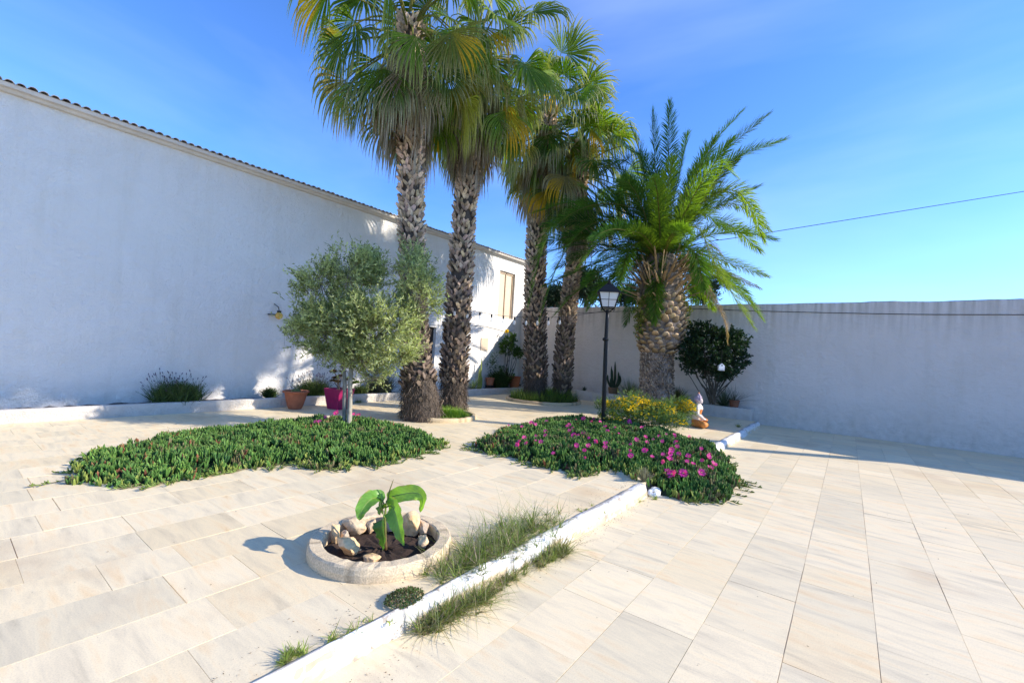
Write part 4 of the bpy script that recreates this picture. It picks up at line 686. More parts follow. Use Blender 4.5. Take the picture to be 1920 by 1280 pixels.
UA = [((835, 1092), (905, 1052), 36, .16), ((885, 1060), (960, 1015), 54, .20), ((940, 1022), (1010, 985), 50, .21), ((1005, 990), (1045, 975), 10, .12)]
for (p0, p1, n, L_) in UA:
    for _ in range(n):
        t = r.random(); P = kp(p0[0]+(p1[0]-p0[0])*t, p0[1]+(p1[1]-p0[1])*t, 0); P = P+np.array([r.normal(-.02, .085), r.normal(0, .05), 0]); P[2] = .0 if P[0] < -2.06 else .03
        tuft(P, r.integers(5, 15), L_*r.uniform(.5, 1.7), g1, g2)
        if r.random() < .8: tuft(P, r.integers(3, 8), L_*r.uniform(1.4, 2.6), g2, st, lean=.75, W=.0017, curl=1.)
LA = [((792, 1185), (850, 1152), 40, .14), ((840, 1162), (910, 1115), 42, .16), ((905, 1122), (985, 1066), 34, .12), ((1003, 1058), (1066, 1030), 38, .17)]
for q, (p0, p1, n, L_) in enumerate(LA):
    for _ in range(n):
        t = r.random(); P = kp(p0[0]+(p1[0]-p0[0])*t, p0[1]+(p1[1]-p0[1])*t, -.12); P = P+np.array([abs(r.normal(.0, .05))-.04, r.normal(0, .04), 0]); P[2] = -.12 if P[0] > -1.99 else -.03
        tuft(P, r.integers(6, 18), L_*r.uniform(.5, 1.4), g1 if r.random() < .6 else (.16, .17, .06), st if r.random() < .4 else g2)
        if r.random() < .8: tuft(P, r.integers(3, 8), L_*r.uniform(1.6, 2.8), g2, rd if r.random() < .5 else st, lean=1.2, W=.0017, curl=1.)
for (px, py, n, k, L_, z) in ((555, 1228, 9, 24, .06, 0), (640, 1195, 4, 12, .10, 0), (628, 1198, 3, 10, .08, 0), (690, 1168, 3, 8, .06, 0), (1085, 958, 3, 14, .05, 0), (1100, 950, 2, 12, .045, 0), (1048, 968, 2, 5, .33, 0), (1385, 800, 6, 30, .13, 0), (1350, 835, 6, 24, .12, -.12), (1195, 935, 4, 20, .09, -.12), (1368, 815, 5, 20, .1, -.12), (1130, 965, 2, 10, .05, 0), (700, 750, 4, 20, .12, 0), (672, 755, 7, 24, .14, 0), (1225, 935, 3, 16, .09, -.12), (740, 1165, 2, 12, .05, 0), (1035, 1045, 3, 30, .12, -.12)):
    for _ in range(n): P = g(px, py, z)+np.array([r.normal(0, .02), r.normal(0, .05), 0]); tuft(P, k, L_*r.uniform(.6, 1.2), g2, (.3, .36, .08))
mbd = MB(); nd = 1500; sel = r.random(nd); X = np.where(sel < .4, r.uniform(-10, 1.5, nd), np.where(r.random(nd) < .5, -1.93+abs(r.normal(0, .07, nd)), -2.12-abs(r.normal(0, .12, nd)))); Y = np.where(sel < .4, r.uniform(.8, 12, nd), r.uniform(.8, 5.6, nd)); up_ = X < -2.09; Z = np.where(up_, .002, -.118)
ok = up_ | (X > -1.95); X, Y, Z = X[ok], Y[ok], Z[ok]; nd = len(X); V, F, K = leaves(np.column_stack([X, Y, Z]), np.column_stack([r.normal(size=(nd, 2)), abs(r.normal(0, .15, nd))]), r.uniform(.004, .016, nd), r.uniform(.002, .007, nd), np.array([.22, .15, .09])*r.uniform(.3, 1.3, (nd, 1)), True); mbd.add(V, F, K); tag(mbd.build('leaf_litter', M_soil if False else M_bark), 'tiny dry leaf and soil crumbs scattered on the pale paving', 'litter', kind='stuff')
tag(mb.build('kerb_weeds', M_grass), 'straggly grass weeds growing along both sides of the white kerb', 'weeds', kind='stuff')
# low succulent cushion on the kerb
mb = MB(); P0 = g(762, 1128, 0); n = 1500; a = r.uniform(0, 2*math.pi, n); q = np.sqrt(r.random(n)); P = P0+np.stack([np.cos(a)*q*.10-.02, np.sin(a)*q*.13, np.zeros(n)], 1); P[:, 2] = .01+.035*(1-q)+r.uniform(0, .012, n); hue = r.random((n, 1)); V, F, K = leaves(P, nrm(UP+r.normal(0, .8, (n, 3))), r.uniform(.008, .018, n), r.uniform(.006, .011, n), np.array([.10, .19, .05])*(1-hue)+np.array([.26, .16, .09])*hue**3+0, True); mb.add(V, F, K); tag(mb.build('stonecrop_cushion', M_leaf), 'low cushion of tiny fleshy leaves on the upper side of the kerb', 'succulent', kind='stuff')
# ------------------------------------------------------------------ yellow flowered shrub, lamp, statue, pots ...
r = np.random.default_rng(81)
DYB = depth(g(1190, 806)); yb = thing('daisy_bush', 'sprawling bush of small yellow daisies round the date palm foot', 'shrub', g(1190, 795))
yl = [((1165, 765), (30, 22), 3, 0), ((1195, 762), (34, 24), 4, .2), ((1235, 772), (34, 20), 4, 0), ((1265, 768), (26, 20), 3, .3), ((1288, 768), (16, 22), 2.2, .1), ((1145, 785), (24, 14), 2, -.2), ((1215, 785), (40, 14), 3.5, -.3), ((1262, 792), (26, 12), 2.2, -.4), ((1180, 745), (26, 12), 1.2, .5), ((1130, 760), (14, 10), .7, .3)]
s = DYB/FPX; LB = [(at(x, y, DYB+dz), np.array([rx*s, rx*s*.8, ry*s]), w) for (x, y), (rx, ry), w, dz in yl]
V, F, K, tw = lobes_cloud(LB, 3300, 8, .10, .055, .010, (.06, .12, .03), (.20, .29, .07), r, up=.9, shell=.2, fold=False); mb = MB().add(V, F, K); twigs(mb, tw, .003, (.15, .2, .06), 2); mb.build('foliage', M_leaf, yb)
mb = MB(); nf = 0
while nf < 700:
    i = r.choice(8, p=[.18, .2, .16, .12, .2, .05, .04, .05]); c, rr, _ = LB[i]; d = nrm(r.normal(size=3)); d[2] = abs(d[2])*.8; d[1] = -abs(d[1])*.8; p = c+d*rr*r.uniform(.85, 1.2)
    flower_mesh(mb, p, r.uniform(.018, .03), np.array([.1, -.7, .7])+r.normal(0, .3, 3), r, (.88, .62, .02), (.7, .4, .02), 9, .5, .1); nf += 1
o = mb.build('flowers', M_pet, yb); o['kind'] = 'stuff'
# grey green tufts among the bush
LPX = depth(g(1131, 806)); LBse = g(1131, 806); lp = thing('lamp_post', 'black lantern lamp post standing between the palms and the ice plants', 'lamp', LBse)
lpt = lambda x, y: at(x, y, LPX)
ax = [lpt(1131, 806), lpt(1131.5, 780), lpt(1134, 700), lpt(1136, 640), lpt(1139, 583)]; ax[0][2] = 0
pw = lambda w: w/2*LPX/FPX
mb = MB(); mb.tube(bez(ax, 16), np.linspace(pw(9.5), pw(6.5), 16), 14, (1, 1, 1)); c = lpt(1135.4, 636); mb.lathe([(pw(6), -.04), (pw(10), -.03), (pw(12), 0), (pw(10), .03), (pw(6), .04)], c, 12); mb.lathe([(pw(12), 0), (pw(15), .02), (pw(15), .1), (pw(11), .14), (pw(9), .25)], ax[0], 12)
mb.lathe([(pw(6), -.05), (pw(8), -.03), (pw(9), .0), (pw(5), .03)], ax[-1], 12); pole = mb.build('pole', M_black, lp, smooth=True)
HB = lpt(1140, 577); zt = lpt(1141, 549)[2]; HT = np.array([HB[0], HB[1], zt]); wb_, wt_ = pw(26)*1.05, pw(42)*1.05; rot = rad(28)
def sq(w, z, c=HB, ro=rot): return [np.array([c[0]+w*1.2*math.cos(ro+math.pi/4+k*math.pi/2), c[1]+w*1.2*math.sin(ro+math.pi/4+k*math.pi/2), z]) for k in range(4)]
b4, t4 = sq(wb_, HB[2]), sq(wt_, zt)
mb = MB()
for k in range(4):
    mb.tube([b4[k], t4[k]], .014, 5); mb.tube([b4[k], b4[(k+1) % 4]], .013, 5); mb.tube([t4[k], t4[(k+1) % 4]], .014, 5)
    bm_, tm_ = .5*(b4[k]+b4[(k+1) % 4]), .5*(t4[k]+t4[(k+1) % 4]); mb.tube([bm_, tm_], .006, 4); mb.tube([.5*(b4[k]+t4[k]), .5*(b4[(k+1) % 4]+t4[(k+1) % 4])], .006, 4)
    # scrolls under the corners
    o = b4[k]; dv = nrm(o-HB)*1.; sp_ = [o+dv*.035*math.cos(t)*(1-t/9)+UP*(-.035+.035*math.sin(t)*(1-t/9)) for t in np.linspace(1.5, 7, 12)]; mb.tube(sp_, .006, 4); mb.tube([o, .5*(o+ax[-1])-UP*.03, ax[-1]-UP*.02], .009, 4)
mb.build('lantern_frame', M_black, lp)
for k in range(4):
    ins = .985; f = [HB*(1-ins)+b4[k]*ins, HB*(1-ins)+b4[(k+1) % 4]*ins, HT*(1-ins)+t4[(k+1) % 4]*ins, HT*(1-ins)+t4[k]*ins]
    V = f+[p*1.0-nrm(np.array([*(p[:2]-HB[:2]), 0]))*.004 for p in f]; MB().add(V, np.array([[0, 1, 2, 3], [7, 6, 5, 4], [0, 4, 5, 1], [1, 5, 6, 2], [2, 6, 7, 3], [3, 7, 4, 0]])).build('glass_pane', M_frost, lp)
rz = lpt(1142, 533)[2]; r0_ = sq(wt_*1.16, zt-.01); r1_ = sq(wt_*.98, zt+.035); r2_ = sq(wt_*.30, rz); mb = MB(); mb.add(r0_+r1_+r2_, np.array([[4*q+k, 4*q+(k+1) % 4, 4*q+4+(k+1) % 4, 4*q+4+k] for q in range(2) for k in range(4)]+[[8, 9, 10, 11], [3, 2, 1, 0]])); mb.lathe([(.05, 0), (.06, .02), (.025, .04), (.035, .07), (.01, .10), (0, .12)], (HB[0], HB[1], rz), 10); mb.build('lantern_roof', M_black, lp)
# string of bulbs
sd = 10.6; SP = [at(760, 556, 10.9), at(800, 566, 10.8), at(853, 577, sd), at(877, 582, sd), at(900, 585, sd), at(922, 589, sd), at(944, 592, sd), at(965, 594, sd), at(987, 595, sd), at(1008, 595, sd), at(1029, 595, sd), at(1050, 594, sd), at(1085, 590, sd-.3), at(1136, 583, LPX-.05)]
sl = thing('string_lights', 'string of clear hanging bulbs strung in front of the palm trunks towards the lamp post', 'string lights', SP[0]); MB().tube(bez(SP, 80), .0045, 4).build('wire', M_gut, sl)
for p in SP[2:12]:
    s_ = MB(); s_.lathe([(0, .0), (.019, 0), (.021, -.03), (.021, -.075), (.0, -.076)], p, 10); so = s_.build('socket', M_black, sl); b_ = MB(); b_.lathe([(.012, -.074), (.024, -.10), (.029, -.135), (.026, -.165), (.014, -.185), (0, -.19)], p, 10); b_.build('bulb', M_glass, so, smooth=True)
# statue -------------------------------------------------------
SB = g(1308, 800); sD = depth(SB); u = sD/FPX
def ell(V_, F_, c, rx, ry, rz_, rot_=None):
    bm = bmesh.new(); bmesh.ops.create_icosphere(bm, subdivisions=2, radius=1); v = np.array([x.co[:] for x in bm.verts])*[rx, ry, rz_]; f = [[q.index for q in w.verts] for w in bm.faces]; bm.free()
    if rot_ is not None: v = v@np.array(rot_).T
    n0 = sum(len(x) for x in V_); V_.append(v+np.array(c)); F_ += [[q+n0 for q in w] for w in f]
def caps(V_, F_, pts, rs_):
    pts = np.array(pts, float)
    for a_, b_, ra, rb in zip(pts[:-1], pts[1:], rs_[:-1], rs_[1:]):
        m = max(3, int(np.linalg.norm(b_-a_)/min(ra, rb)*1.6))
        for t in np.linspace(0, 1, m): ell(V_, F_, a_+(b_-a_)*t, *([ra+(rb-ra)*t]*3))
def remesh(name, V_, F_, vox, mat, parent, colf, sm=4):
    me = bpy.data.meshes.new('tmp'); me.from_pydata(np.concatenate(V_).tolist(), [], F_); o = bpy.data.objects.new('tmp', me); C.objects.link(o); m = o.modifiers.new('r', 'REMESH'); m.mode = 'VOXEL'; m.voxel_size = vox; m2 = o.modifiers.new('s', 'SMOOTH'); m2.iterations = sm; m2.factor = .5
    dg = bpy.context.evaluated_depsgraph_get(); e = o.evaluated_get(dg).to_mesh(); V = np.array([v.co[:] for v in e.vertices]); F = [list(p.vertices) for p in e.polygons]; o.evaluated_get(dg).to_mesh_clear(); bpy.data.objects.remove(o)
    return mk(name, V, F, mat, parent, colf(V), True)
st_ = thing('seated_statue', 'painted cross legged seated figure in white and orange beside the yellow daisies', 'statue', SB)
FD = nrm(np.array([RC[0, 0]*.9, RC[1, 0]*.9, 0])-nrm(np.array([ray(1308, 780)[0], ray(1308, 780)[1], 0]))*.35)   # facing right, a little towards the camera
SDv = np.cross(UP, FD)
def L2(f, s, z): return SB+FD*f+SDv*s+UP*z
Vb, Fb = [], []
caps(Vb, Fb, [L2(-.03, 0, .14), L2(-.03, 0, .32), L2(-.02, 0, .46)], [.125, .105, .13]); ell(Vb, Fb, L2(-.02, 0, .47), .1, .1, .07)
for sg in (-1, 1):
    caps(Vb, Fb, [L2(-.03, .12*sg, .49), L2(-.03, .18*sg, .34), L2(.12, .13*sg, .22), L2(.20, .04*sg, .19)], [.058, .048, .038, .032]); caps(Vb, Fb, [L2(.0, .1*sg, .11), L2(.13, .27*sg, .10), L2(.2, .0, .07)], [.10, .085, .06])
    for q in range(4): caps(Vb, Fb, [L2(.2, .03*sg, .185), L2(.225, -.015*sg+.008*q*sg, .175+.004*q)], [.011, .009])
caps(Vb, Fb, [L2(-.02, 0, .5), L2(0, 0, .58)], [.06, .05]); ell(Vb, Fb, L2(.005, 0, .66), .085, .075, .10); ell(Vb, Fb, L2(.085, 0, .65), .018, .016, .022); ell(Vb, Fb, L2(.07, 0, .605), .03, .03, .022)
for sg in (-1, 1): ell(Vb, Fb, L2(0, .078*sg, .645), .02, .012, .035)
ell(Vb, Fb, L2(.03, 0, .05), .20, .22, .055)
def bcol(V):
    l = V-SB; f = l@FD; z = l[:, 2]; s = l@SDv; c = np.tile([.72, .62, .52], (len(V), 1)); c[(z < .19)] = (.62, .24, .06); m = (f > .035) & (z < .44) & (z > .15) & (abs(s) < .10); c[m] = (.66, .22, .05); c[(z > .57)] = (.60, .50, .46); c[z < .03] = (.4, .3, .22); return c*(1+.12*fbm(V, 14, 2)[:, None])
remesh('body', Vb, Fb, .012, M_col, st_, bcol)
Vh, Fh = [], []
rh = np.random.default_rng(3)
for q in range(90):
    d = nrm(rh.normal(size=3)); 
    if d[2] < -.25 or (d@FD > .45 and d[2] < .45): continue
    ell(Vh, Fh, L2(-.005, 0, .675)+d*np.array([.085, .085, .095]), .022, .022, .022)
ell(Vh, Fh, L2(-.01, 0, .68), .083, .083, .09); ell(Vh, Fh, L2(-.01, 0, .785), .045, .045, .04)
remesh('hair', Vh, Fh, .011, M_col, st_, lambda V: np.array([.42, .33, .38])*(1+.25*fbm(V, 22, 2)[:, None]), 1)
Vh, Fh = [], []; caps(Vh, Fh, [L2(-.01, 0, .82), L2(-.01, 0, .86)], [.026, .008]); remesh('topknot', Vh, Fh, .007, M_col, st_, lambda V: np.tile([.62, .26, .13], (len(V), 1)), 1)
# pots ----------------------------------------------------------
def pot(name, label, c, rt_, rb_, h, col, mat=M_terra, rim=.035, n=32, soil=True, group=None):
    t = thing(name, label, 'plant pot', c, group); mb = MB(); pr_ = [(0, .002), (rb_*.96, .002), (rb_, .01)]+[(rb_+(rt_-rb_)*q**.8, .01+(h-.06)*q) for q in np.linspace(.1, 1, 10)]+[(rt_+.004, h-.045), (rt_+rim, h-.04), (rt_+rim+.004, h-.012), (rt_+rim-.006, h), (rt_-.012, h), (rt_-.02, h-.03), (rt_-.03, h-.06)]
    mb.lathe(pr_, c, n, col); mb.build('pot_body', mat, t, smooth=True)
    if soil: MB().lathe([(rt_-.028, h-.055), (rt_*.5, h-.04), (0, h-.035)], c, 24).build('soil', M_soil, t)
    return t
pc = g(553, 766); pD = depth(pc); u = pD/FPX; pc[2] = .0
p1 = pot('plant_pot', 'large terracotta pot holding a small round cactus at the foot of the left bed', pc, 20*u, 11.5*u, 34*u, (.36, .125, .065))
cz = pc+UP*(34*u-.05); mb = MB(); a = np.arange(48)*2*math.pi/48; V = []
for q in range(9):
    t = q/8*math.pi/2; V += [cz+np.array([math.cos(x)*.115*math.cos(t)*(1+.08*math.cos(12*x)), math.sin(x)*.115*math.cos(t)*(1+.08*math.cos(12*x)), .10*math.sin(t)]) for x in a]
i = np.arange(8)[:, None]*48; j = np.arange(48)[None]; k = (j+1) % 48; mb.add(V, np.stack([i+j, i+k, i+48+k, i+48+j], -1).reshape(-1, 4), (.16, .18, .06)); tag(mb.build('round_cactus', M_leaf, smooth=True, org=cz), 'small round ribbed cactus in the large terracotta pot', 'cactus')
# magenta square planter
mc = g(634, 766); mD = depth(mc); u = mD/FPX; mc[2] = 0; mp_ = thing('square_planter', 'tapered square magenta planter behind the pale tree stems', 'plant pot', mc)
ro = rad(12); wt, wbm, hh = 24*u, 17*u, 38*u
def sqm(w, z): return [np.array([mc[0]+w*1.15*math.cos(ro+math.pi/4+k*math.pi/2), mc[1]+w*1.15*math.sin(ro+math.pi/4+k*math.pi/2), z]) for k in range(4)]
V = sqm(wbm, .004)+sqm(wt, hh)+sqm(wt-.03, hh)+sqm(wt-.04, hh-.06); mb = MB(); mb.add(V, np.array([[4*q+k, 4*q+(k+1) % 4, 4*q+4+(k+1) % 4, 4*q+4+k] for q in range(3) for k in range(4)]+[[3, 2, 1, 0]])); o = mb.build('pot_body', M_mag, mp_); md = o.modifiers.new('b', 'BEVEL'); md.width = .008; md.segments = 2
V = sqm(wt-.038, hh-.05); MB().add(V, np.array([[0, 1, 2, 3]])).build('soil', M_soil, mp_)
ae = thing('aeonium', 'branched succulent with dark round leaf rosettes in the magenta planter', 'succulent', mc+UP*(hh-.05)); mb = MB(); ros = MB(); r = np.random.default_rng(9)
for (x, y, s_, c) in ((626, 697, 9, (.08, .05, .025)), (639, 705, 7, (.08, .04, .025)), (629, 709, 8, (.09, .06, .025)), (633, 716, 7, (.11, .08, .03)), (625, 714, 7, (.12, .09, .03)), (643, 697, 7, (.1, .06, .03)), (668, 718, 9, (.18, .26, .05)), (661, 712, 7, (.15, .2, .05)), (648, 712, 7, (.12, .1, .03))):
    P = at(x, y, mD+r.uniform(-.1, .1)); mb.tube(bez([mc+UP*(hh-.06)+np.array([r.normal(0, .05), r.normal(0, .05), 0]), .5*(mc+UP*hh+P)+r.normal(0, .04, 3), P], 7), .011, 5, (.2, .15, .1)); k = 34; a = np.arange(k)*2.39996; q = np.sqrt((np.arange(k)+1)/k); D = nrm(np.stack([np.cos(a)*q, np.sin(a)*q, 1.1-q], 1)+np.array([0, -.3, 0])); Ln = s_*u*(.5+.6*q)
    V, F, K = leaves(np.repeat(P[None], k, 0), D, Ln, Ln*.45, np.array(c)*r.uniform(.8, 1.3, (k, 1)), True); ros.add(V, F, K)
mb.build('stem', M_bark, ae); ros.build('rosettes', M_leaf, ae)
# bushes in the left bed
def bedpt(px, py, x=-10.7): d = ray(px, py); return CP+d*((x-CP[0])/d[0])
def lavender(name, label, px, py, w, h, seed, c1, c2, nb=1500, spikes=90, sc=(.12, .08, .14)):
    r = np.random.default_rng(seed); B = bedpt(px, py); B[2] = .16; D_ = depth(B); u = D_/FPX; t = thing(name, label, 'shrub', B); n = nb; P = B+np.column_stack([r.normal(0, w*u*.12, n), r.normal(0, w*u*.16, n), np.zeros(n)]); dr = nrm(np.column_stack([r.normal(0, .38, n), r.normal(0, .55, n), np.ones(n)])); Ln = h*u*r.uniform(.5, 1.15, n)
    hue = r.random((n, 1)); V, F = inst(np.array([(-1, 0, 0), (1, 0, 0), (-1.2, .5, .0), (1.2, .5, 0), (0, 1, 0)]), [np.array([[0, 1, 3, 2]]), np.array([[2, 3, 4]])], P, frames(dr), np.stack([np.full(n, .005), Ln, np.full(n, .005)], 1)); mb = MB().add(V, F, np.repeat(np.array(c1)*(1-hue)+np.array(c2)*hue, 5, 0))
    m = n*5; i = r.integers(0, n, m); q = r.uniform(.25, 1, m); Pp = P[i]+dr[i]*(Ln[i]*q)[:, None]; hue = r.random((m, 1)); V, F, K = leaves(Pp, nrm(dr[i]+r.normal(0, .5, (m, 3))), np.full(m, .05), np.full(m, .008), np.array(c1)*(1-hue)+np.array(c2)*hue, False); mb.add(V, F, K); mb.build('foliage', M_leaf, t)
    if spikes:
        sp_ = MB()
        for _ in range(spikes): i = r.integers(n); e = P[i]+dr[i]*h*u*r.uniform(1.1, 1.6); sp_.tube([P[i]+dr[i]*h*u*.6, e], .002, 3, (.2, .2, .12)); sp_.tube([e, e+dr[i]*.02, e+dr[i]*.045], [.004, .009, .003], 5, sc)
        sp_.build('flower_spikes', M_leaf, t)
lavender('lavender_bush', 'dark green lavender bush in the left bed between the terracotta and magenta pots', 588, 737, 52, 30, 1, (.035, .06, .02), (.11, .17, .035))
lavender('lavender_bush', 'grey lavender bush with dark flower spikes in the bed behind the grey green tree', 712, 733, 50, 34, 2, (.05, .055, .04), (.12, .13, .08), 900)
lavender('low_shrub', 'small dark shrub at the left end of the visible bed beside the white wall', 505, 740, 14, 20, 4, (.03, .06, .02), (.08, .13, .03), 500, 0)
lavender('low_shrub', 'low dark green shrub on the left bed beyond the grey green tree', 675, 737, 26, 16, 5, (.03, .05, .02), (.09, .13, .03), 500, 0)
lavender('low_shrub', 'low shrub in the left bed near the near end of the white building', 330, 755, 90, 40, 6, (.04, .07, .025), (.12, .17, .04), 1500, 60)
lavender('low_shrub', 'dark leafy clump under the hanging terracotta pot near the corner', 935, 726, 40, 34, 7, (.02, .045, .015), (.05, .09, .02), 1600, 0)
# spiky plants near the corner
def rosette(name, label, cat, B, n, Lm, W, c1, c2, seed, el0=.4, el1=1.4, mat=None):
    r = np.random.default_rng(seed); mb = MB()
    for q in range(n):
        a = q*2.39996; e_ = r.uniform(el0, el1); d = np.array([math.cos(a)*math.cos(e_), math.sin(a)*math.cos(e_), math.sin(e_)]); L_ = Lm*r.uniform(.7, 1.1); s = nrm(np.cross(d, UP)+1e-3); P = bez([B, B+d*L_*.5, B+d*L_-UP*.06*L_*(1.5-e_)], 6); w = W*np.array([.8, 1, .9, .7, .4, .04]); nn = np.cross(s, d)
        V = np.stack([P-s*w[:, None]+nn*w[:, None]*.4, P-nn*w[:, None]*.3, P+s*w[:, None]+nn*w[:, None]*.4], 1).reshape(-1, 3); i = np.arange(5)[:, None]*3+np.arange(2)[None]; F = np.stack([i, i+1, i+4, i+3], -1).reshape(-1, 4); mb.add(V, F, np.array(c1)+(np.array(c2)-np.array(c1))*r.random())
    return tag(mb.build(name, mat or M_leaf, org=B), label, cat)
b_ = bedpt(888, 726); b_[2] = .17; rosette('spiky_aloe', 'pale spiky aloe clump on the bed edge beside the dark footed palm', 'plant', b_, 26, .5, .018, (.16, .22, .09), (.34, .38, .2), 1)
b_ = bedpt(899, 726, -10.8); b_[2] = .17; mb = MB(); [mb.tube(bez([b_+np.array([0, dy, 0]), b_+np.array([.02, dy, h_*.5]), b_+np.array([0, dy+.02, h_])], 6), [.03, .035, .035, .03, .022, .006], 7, (.32, .36, .08)) for dy, h_ in ((0, 1.15), (-.09, .75), (.08, .5))]; tag(mb.build('column_cactus', M_leaf, org=b_), 'tall thin yellow green cactus standing before the sunlit corner wall', 'cactus')
b_ = px_y(910, 726, 14.5); 
cp_ = bedpt(919, 712, -10.75); cp_[2] = .30; u = depth(cp_)/FPX
pp_ = thing('pot_stand', 'dark block stand carrying the small terracotta pot near the corner', 'stand', cp_-UP*.14); MB().box(cp_[0]-.12, cp_[0]+.12, cp_[1]-.12, cp_[1]+.12, .14, cp_[2]-.002).build('block', M_dark, pp_)
pt = pot('plant_pot', 'small terracotta pot with a sparse twiggy plant raised near the corner', cp_, 8*u, 6*u, 14*u, (.42, .16, .085), rim=.012); D_ = depth(cp_)
shrub('potted_plant', 'sparse small leaved plant growing in the small terracotta pot', 'plant', (919, 700), D_, [((921, 685), (8, 14), 2, 0), ((926, 672), (6, 9), 1, 0), ((933, 692), (8, 6), 1, 0)], 110, 5, .05, .025, (.04, .08, .03), (.08, .13, .04), 43, r0=.006)
cp2 = at(962, 727, depth(g(962, 732, .2))); cp2 = bedpt(964, 724, -10.55); cp2[2] = .17; u = depth(cp2)/FPX; pot('plant_pot', 'orange terracotta pot at the inner corner of the beds beside the third palm', cp2, 11*u, 8*u, 22*u, (.42, .14, .06), rim=.015)
lt, LBl = shrub('lemon_tree', 'small straggly shrub with a yellow bloom in the shaded corner behind the third palm', 'shrub', (948, 727), depth(bedpt(948, 720, -10.7)), [((955, 640), (10, 12), 1.6, 0), ((948, 652), (12, 10), 1.5, 0), ((962, 658), (12, 8), 1.2, 0), ((972, 662), (9, 8), 1, 0), ((950, 700), (14, 14), 1.2, 0), ((958, 632), (7, 6), .6, 0)], 620, 6, .085, .04, (.03, .075, .015), (.10, .19, .035), 44, r0=.022, stems=((0, 0), (0.03, .04)), tl=.1)
D_ = depth(bedpt(951, 622, -10.7)); mb = MB(); flower_mesh(mb, at(951, 622, D_), .10, np.array([.2, -.8, .5]), np.random.default_rng(2), (.85, .62, .03), (.75, .5, .03), 22, .5, .5); mb.build('bloom', M_pet, lt)
# rear bed plants
def rearpt(px, z=.27, y=14.8):
    d = ray(px, 740); P = CP+d*((y-CP[1])/d[1]); P[2] = z; return P
cb = rearpt(1149, .27, 14.78); u = depth(cb)/FPX; pot('plant_pot', 'brown square edged pot holding the dark branching cactus before the rear wall', cb, 9*u, 7.5*u, 15*u, (.2, .13, .08), rim=.01)
top = cb+UP*15*u; mb = MB(); r = np.random.default_rng(4)
for (dx, h_, tx) in ((-.02, .62, -.06), (.05, .92, .02), (.12, .55, .16), (-.1, .45, -.22), (-.02, .75, -.10), (.16, .42, .22), (-.06, .34, -.1), (.02, .5, .06)):
    P = bez([top+RC[:, 0]*dx*.5-UP*.05, top+RC[:, 0]*(dx+tx)*.6+UP*h_*.45, top+RC[:, 0]*tx+UP*h_], 8); mb.tube(P, [.03, .036, .038, .038, .036, .034, .028, .008], 6, np.array([.035, .06, .03])*r.uniform(.8, 1.3))
tag(mb.build('branching_cactus', M_leaf, org=top), 'dark branching column cactus in a pot before the rear wall', 'cactus')
b_ = rearpt(1272, .3); rosette('tufted_plant', 'dark grassy tuft on the rear bed just right of the date palm trunk', 'plant', b_, 160, .55, .008, (.05, .07, .03), (.14, .15, .05), 3)
b_ = rearpt(1180, .3, 14.7); rosette('tufted_plant', 'pale grey green grassy tuft on the rear bed left of the date palm trunk', 'plant', b_, 120, .7, .008, (.12, .16, .08), (.24, .27, .14), 4)
b_ = rearpt(1095, .3); rosette('small_rosette', 'tiny dark succulent rosette on the rear bed left of the lamp post', 'plant', b_, 30, .2, .014, (.04, .06, .03), (.1, .12, .05), 6)
b_ = rearpt(1358, .3, 14.78); rosette('trailing_shrub', 'wispy blue green trailing plant on the rear bed beside the small pot', 'plant', b_, 150, .75, .007, (.05, .085, .05), (.14, .18, .1), 5, el0=.1, el1=1.5)
cb = rearpt(1377, .338, 14.62); cb[1] = 14.66; cb[2] = .337; u = depth(cb)/FPX; pot('plant_pot', 'small brown terracotta pot of dark soil near the right end of the rear bed', cb, 8.5*u, 7*u, 13*u, (.25, .10, .055), rim=.012)
rosette('trailing_shrub', 'long bare arching stems of a plant in the small pot on the rear bed', 'plant', cb+UP*.15, 26, .8, .006, (.06, .06, .04), (.12, .13, .07), 8, el0=.2, el1=1.1)
# hanging house shaped tag
tp_ = at(1352.5, 688, DW-.75); X_, Zv = RC[:, 0], UP; X_ = nrm(np.array([X_[0], X_[1], 0])); Yv = np.cross(Zv, X_); u = depth(tp_)/FPX; w2, h2 = 5.2*u, 5.2*u
hs = thing('birdhouse', 'small white house shaped hanging plate with a dark hole in front of the dark shrub', 'birdhouse', tp_); pr5 = [(-w2, -h2*1.2), (w2, -h2*1.2), (w2, h2*.55), (0, h2*1.35), (-w2, h2*.55)]
V = [tp_+X_*a+Zv*b+Yv*c for c in (-.035, .035) for a, b in pr5]; MB().add(V, [np.array([[0, 1, 2, 3, 4], [9, 8, 7, 6, 5]]), np.array([[k, 5+k, 5+(k+1) % 5, (k+1) % 5] for k in range(5)])]).build('front', M_white, hs)
mb = MB(); a = np.arange(12)*2*math.pi/12; c0 = tp_+Zv*h2*.62-Yv*(.038); mb.add([c0+X_*.018*math.cos(t)+Zv*.018*math.sin(t) for t in a], np.array([range(12)])); 
for q in range(4): c0 = tp_+X_*(-.055+.037*q)-Zv*h2*.85-Yv*.038; mb.add([c0-X_*.012-Zv*.008, c0+X_*.012-Zv*.008, c0+X_*.012+Zv*.008, c0-X_*.012+Zv*.008], np.array([[0, 1, 2, 3]]))
mb.build('opening', M_dark, hs); MB().tube([tp_+Zv*h2*1.3, tp_+Zv*.45], .003, 4).build('cord', M_gut, hs)
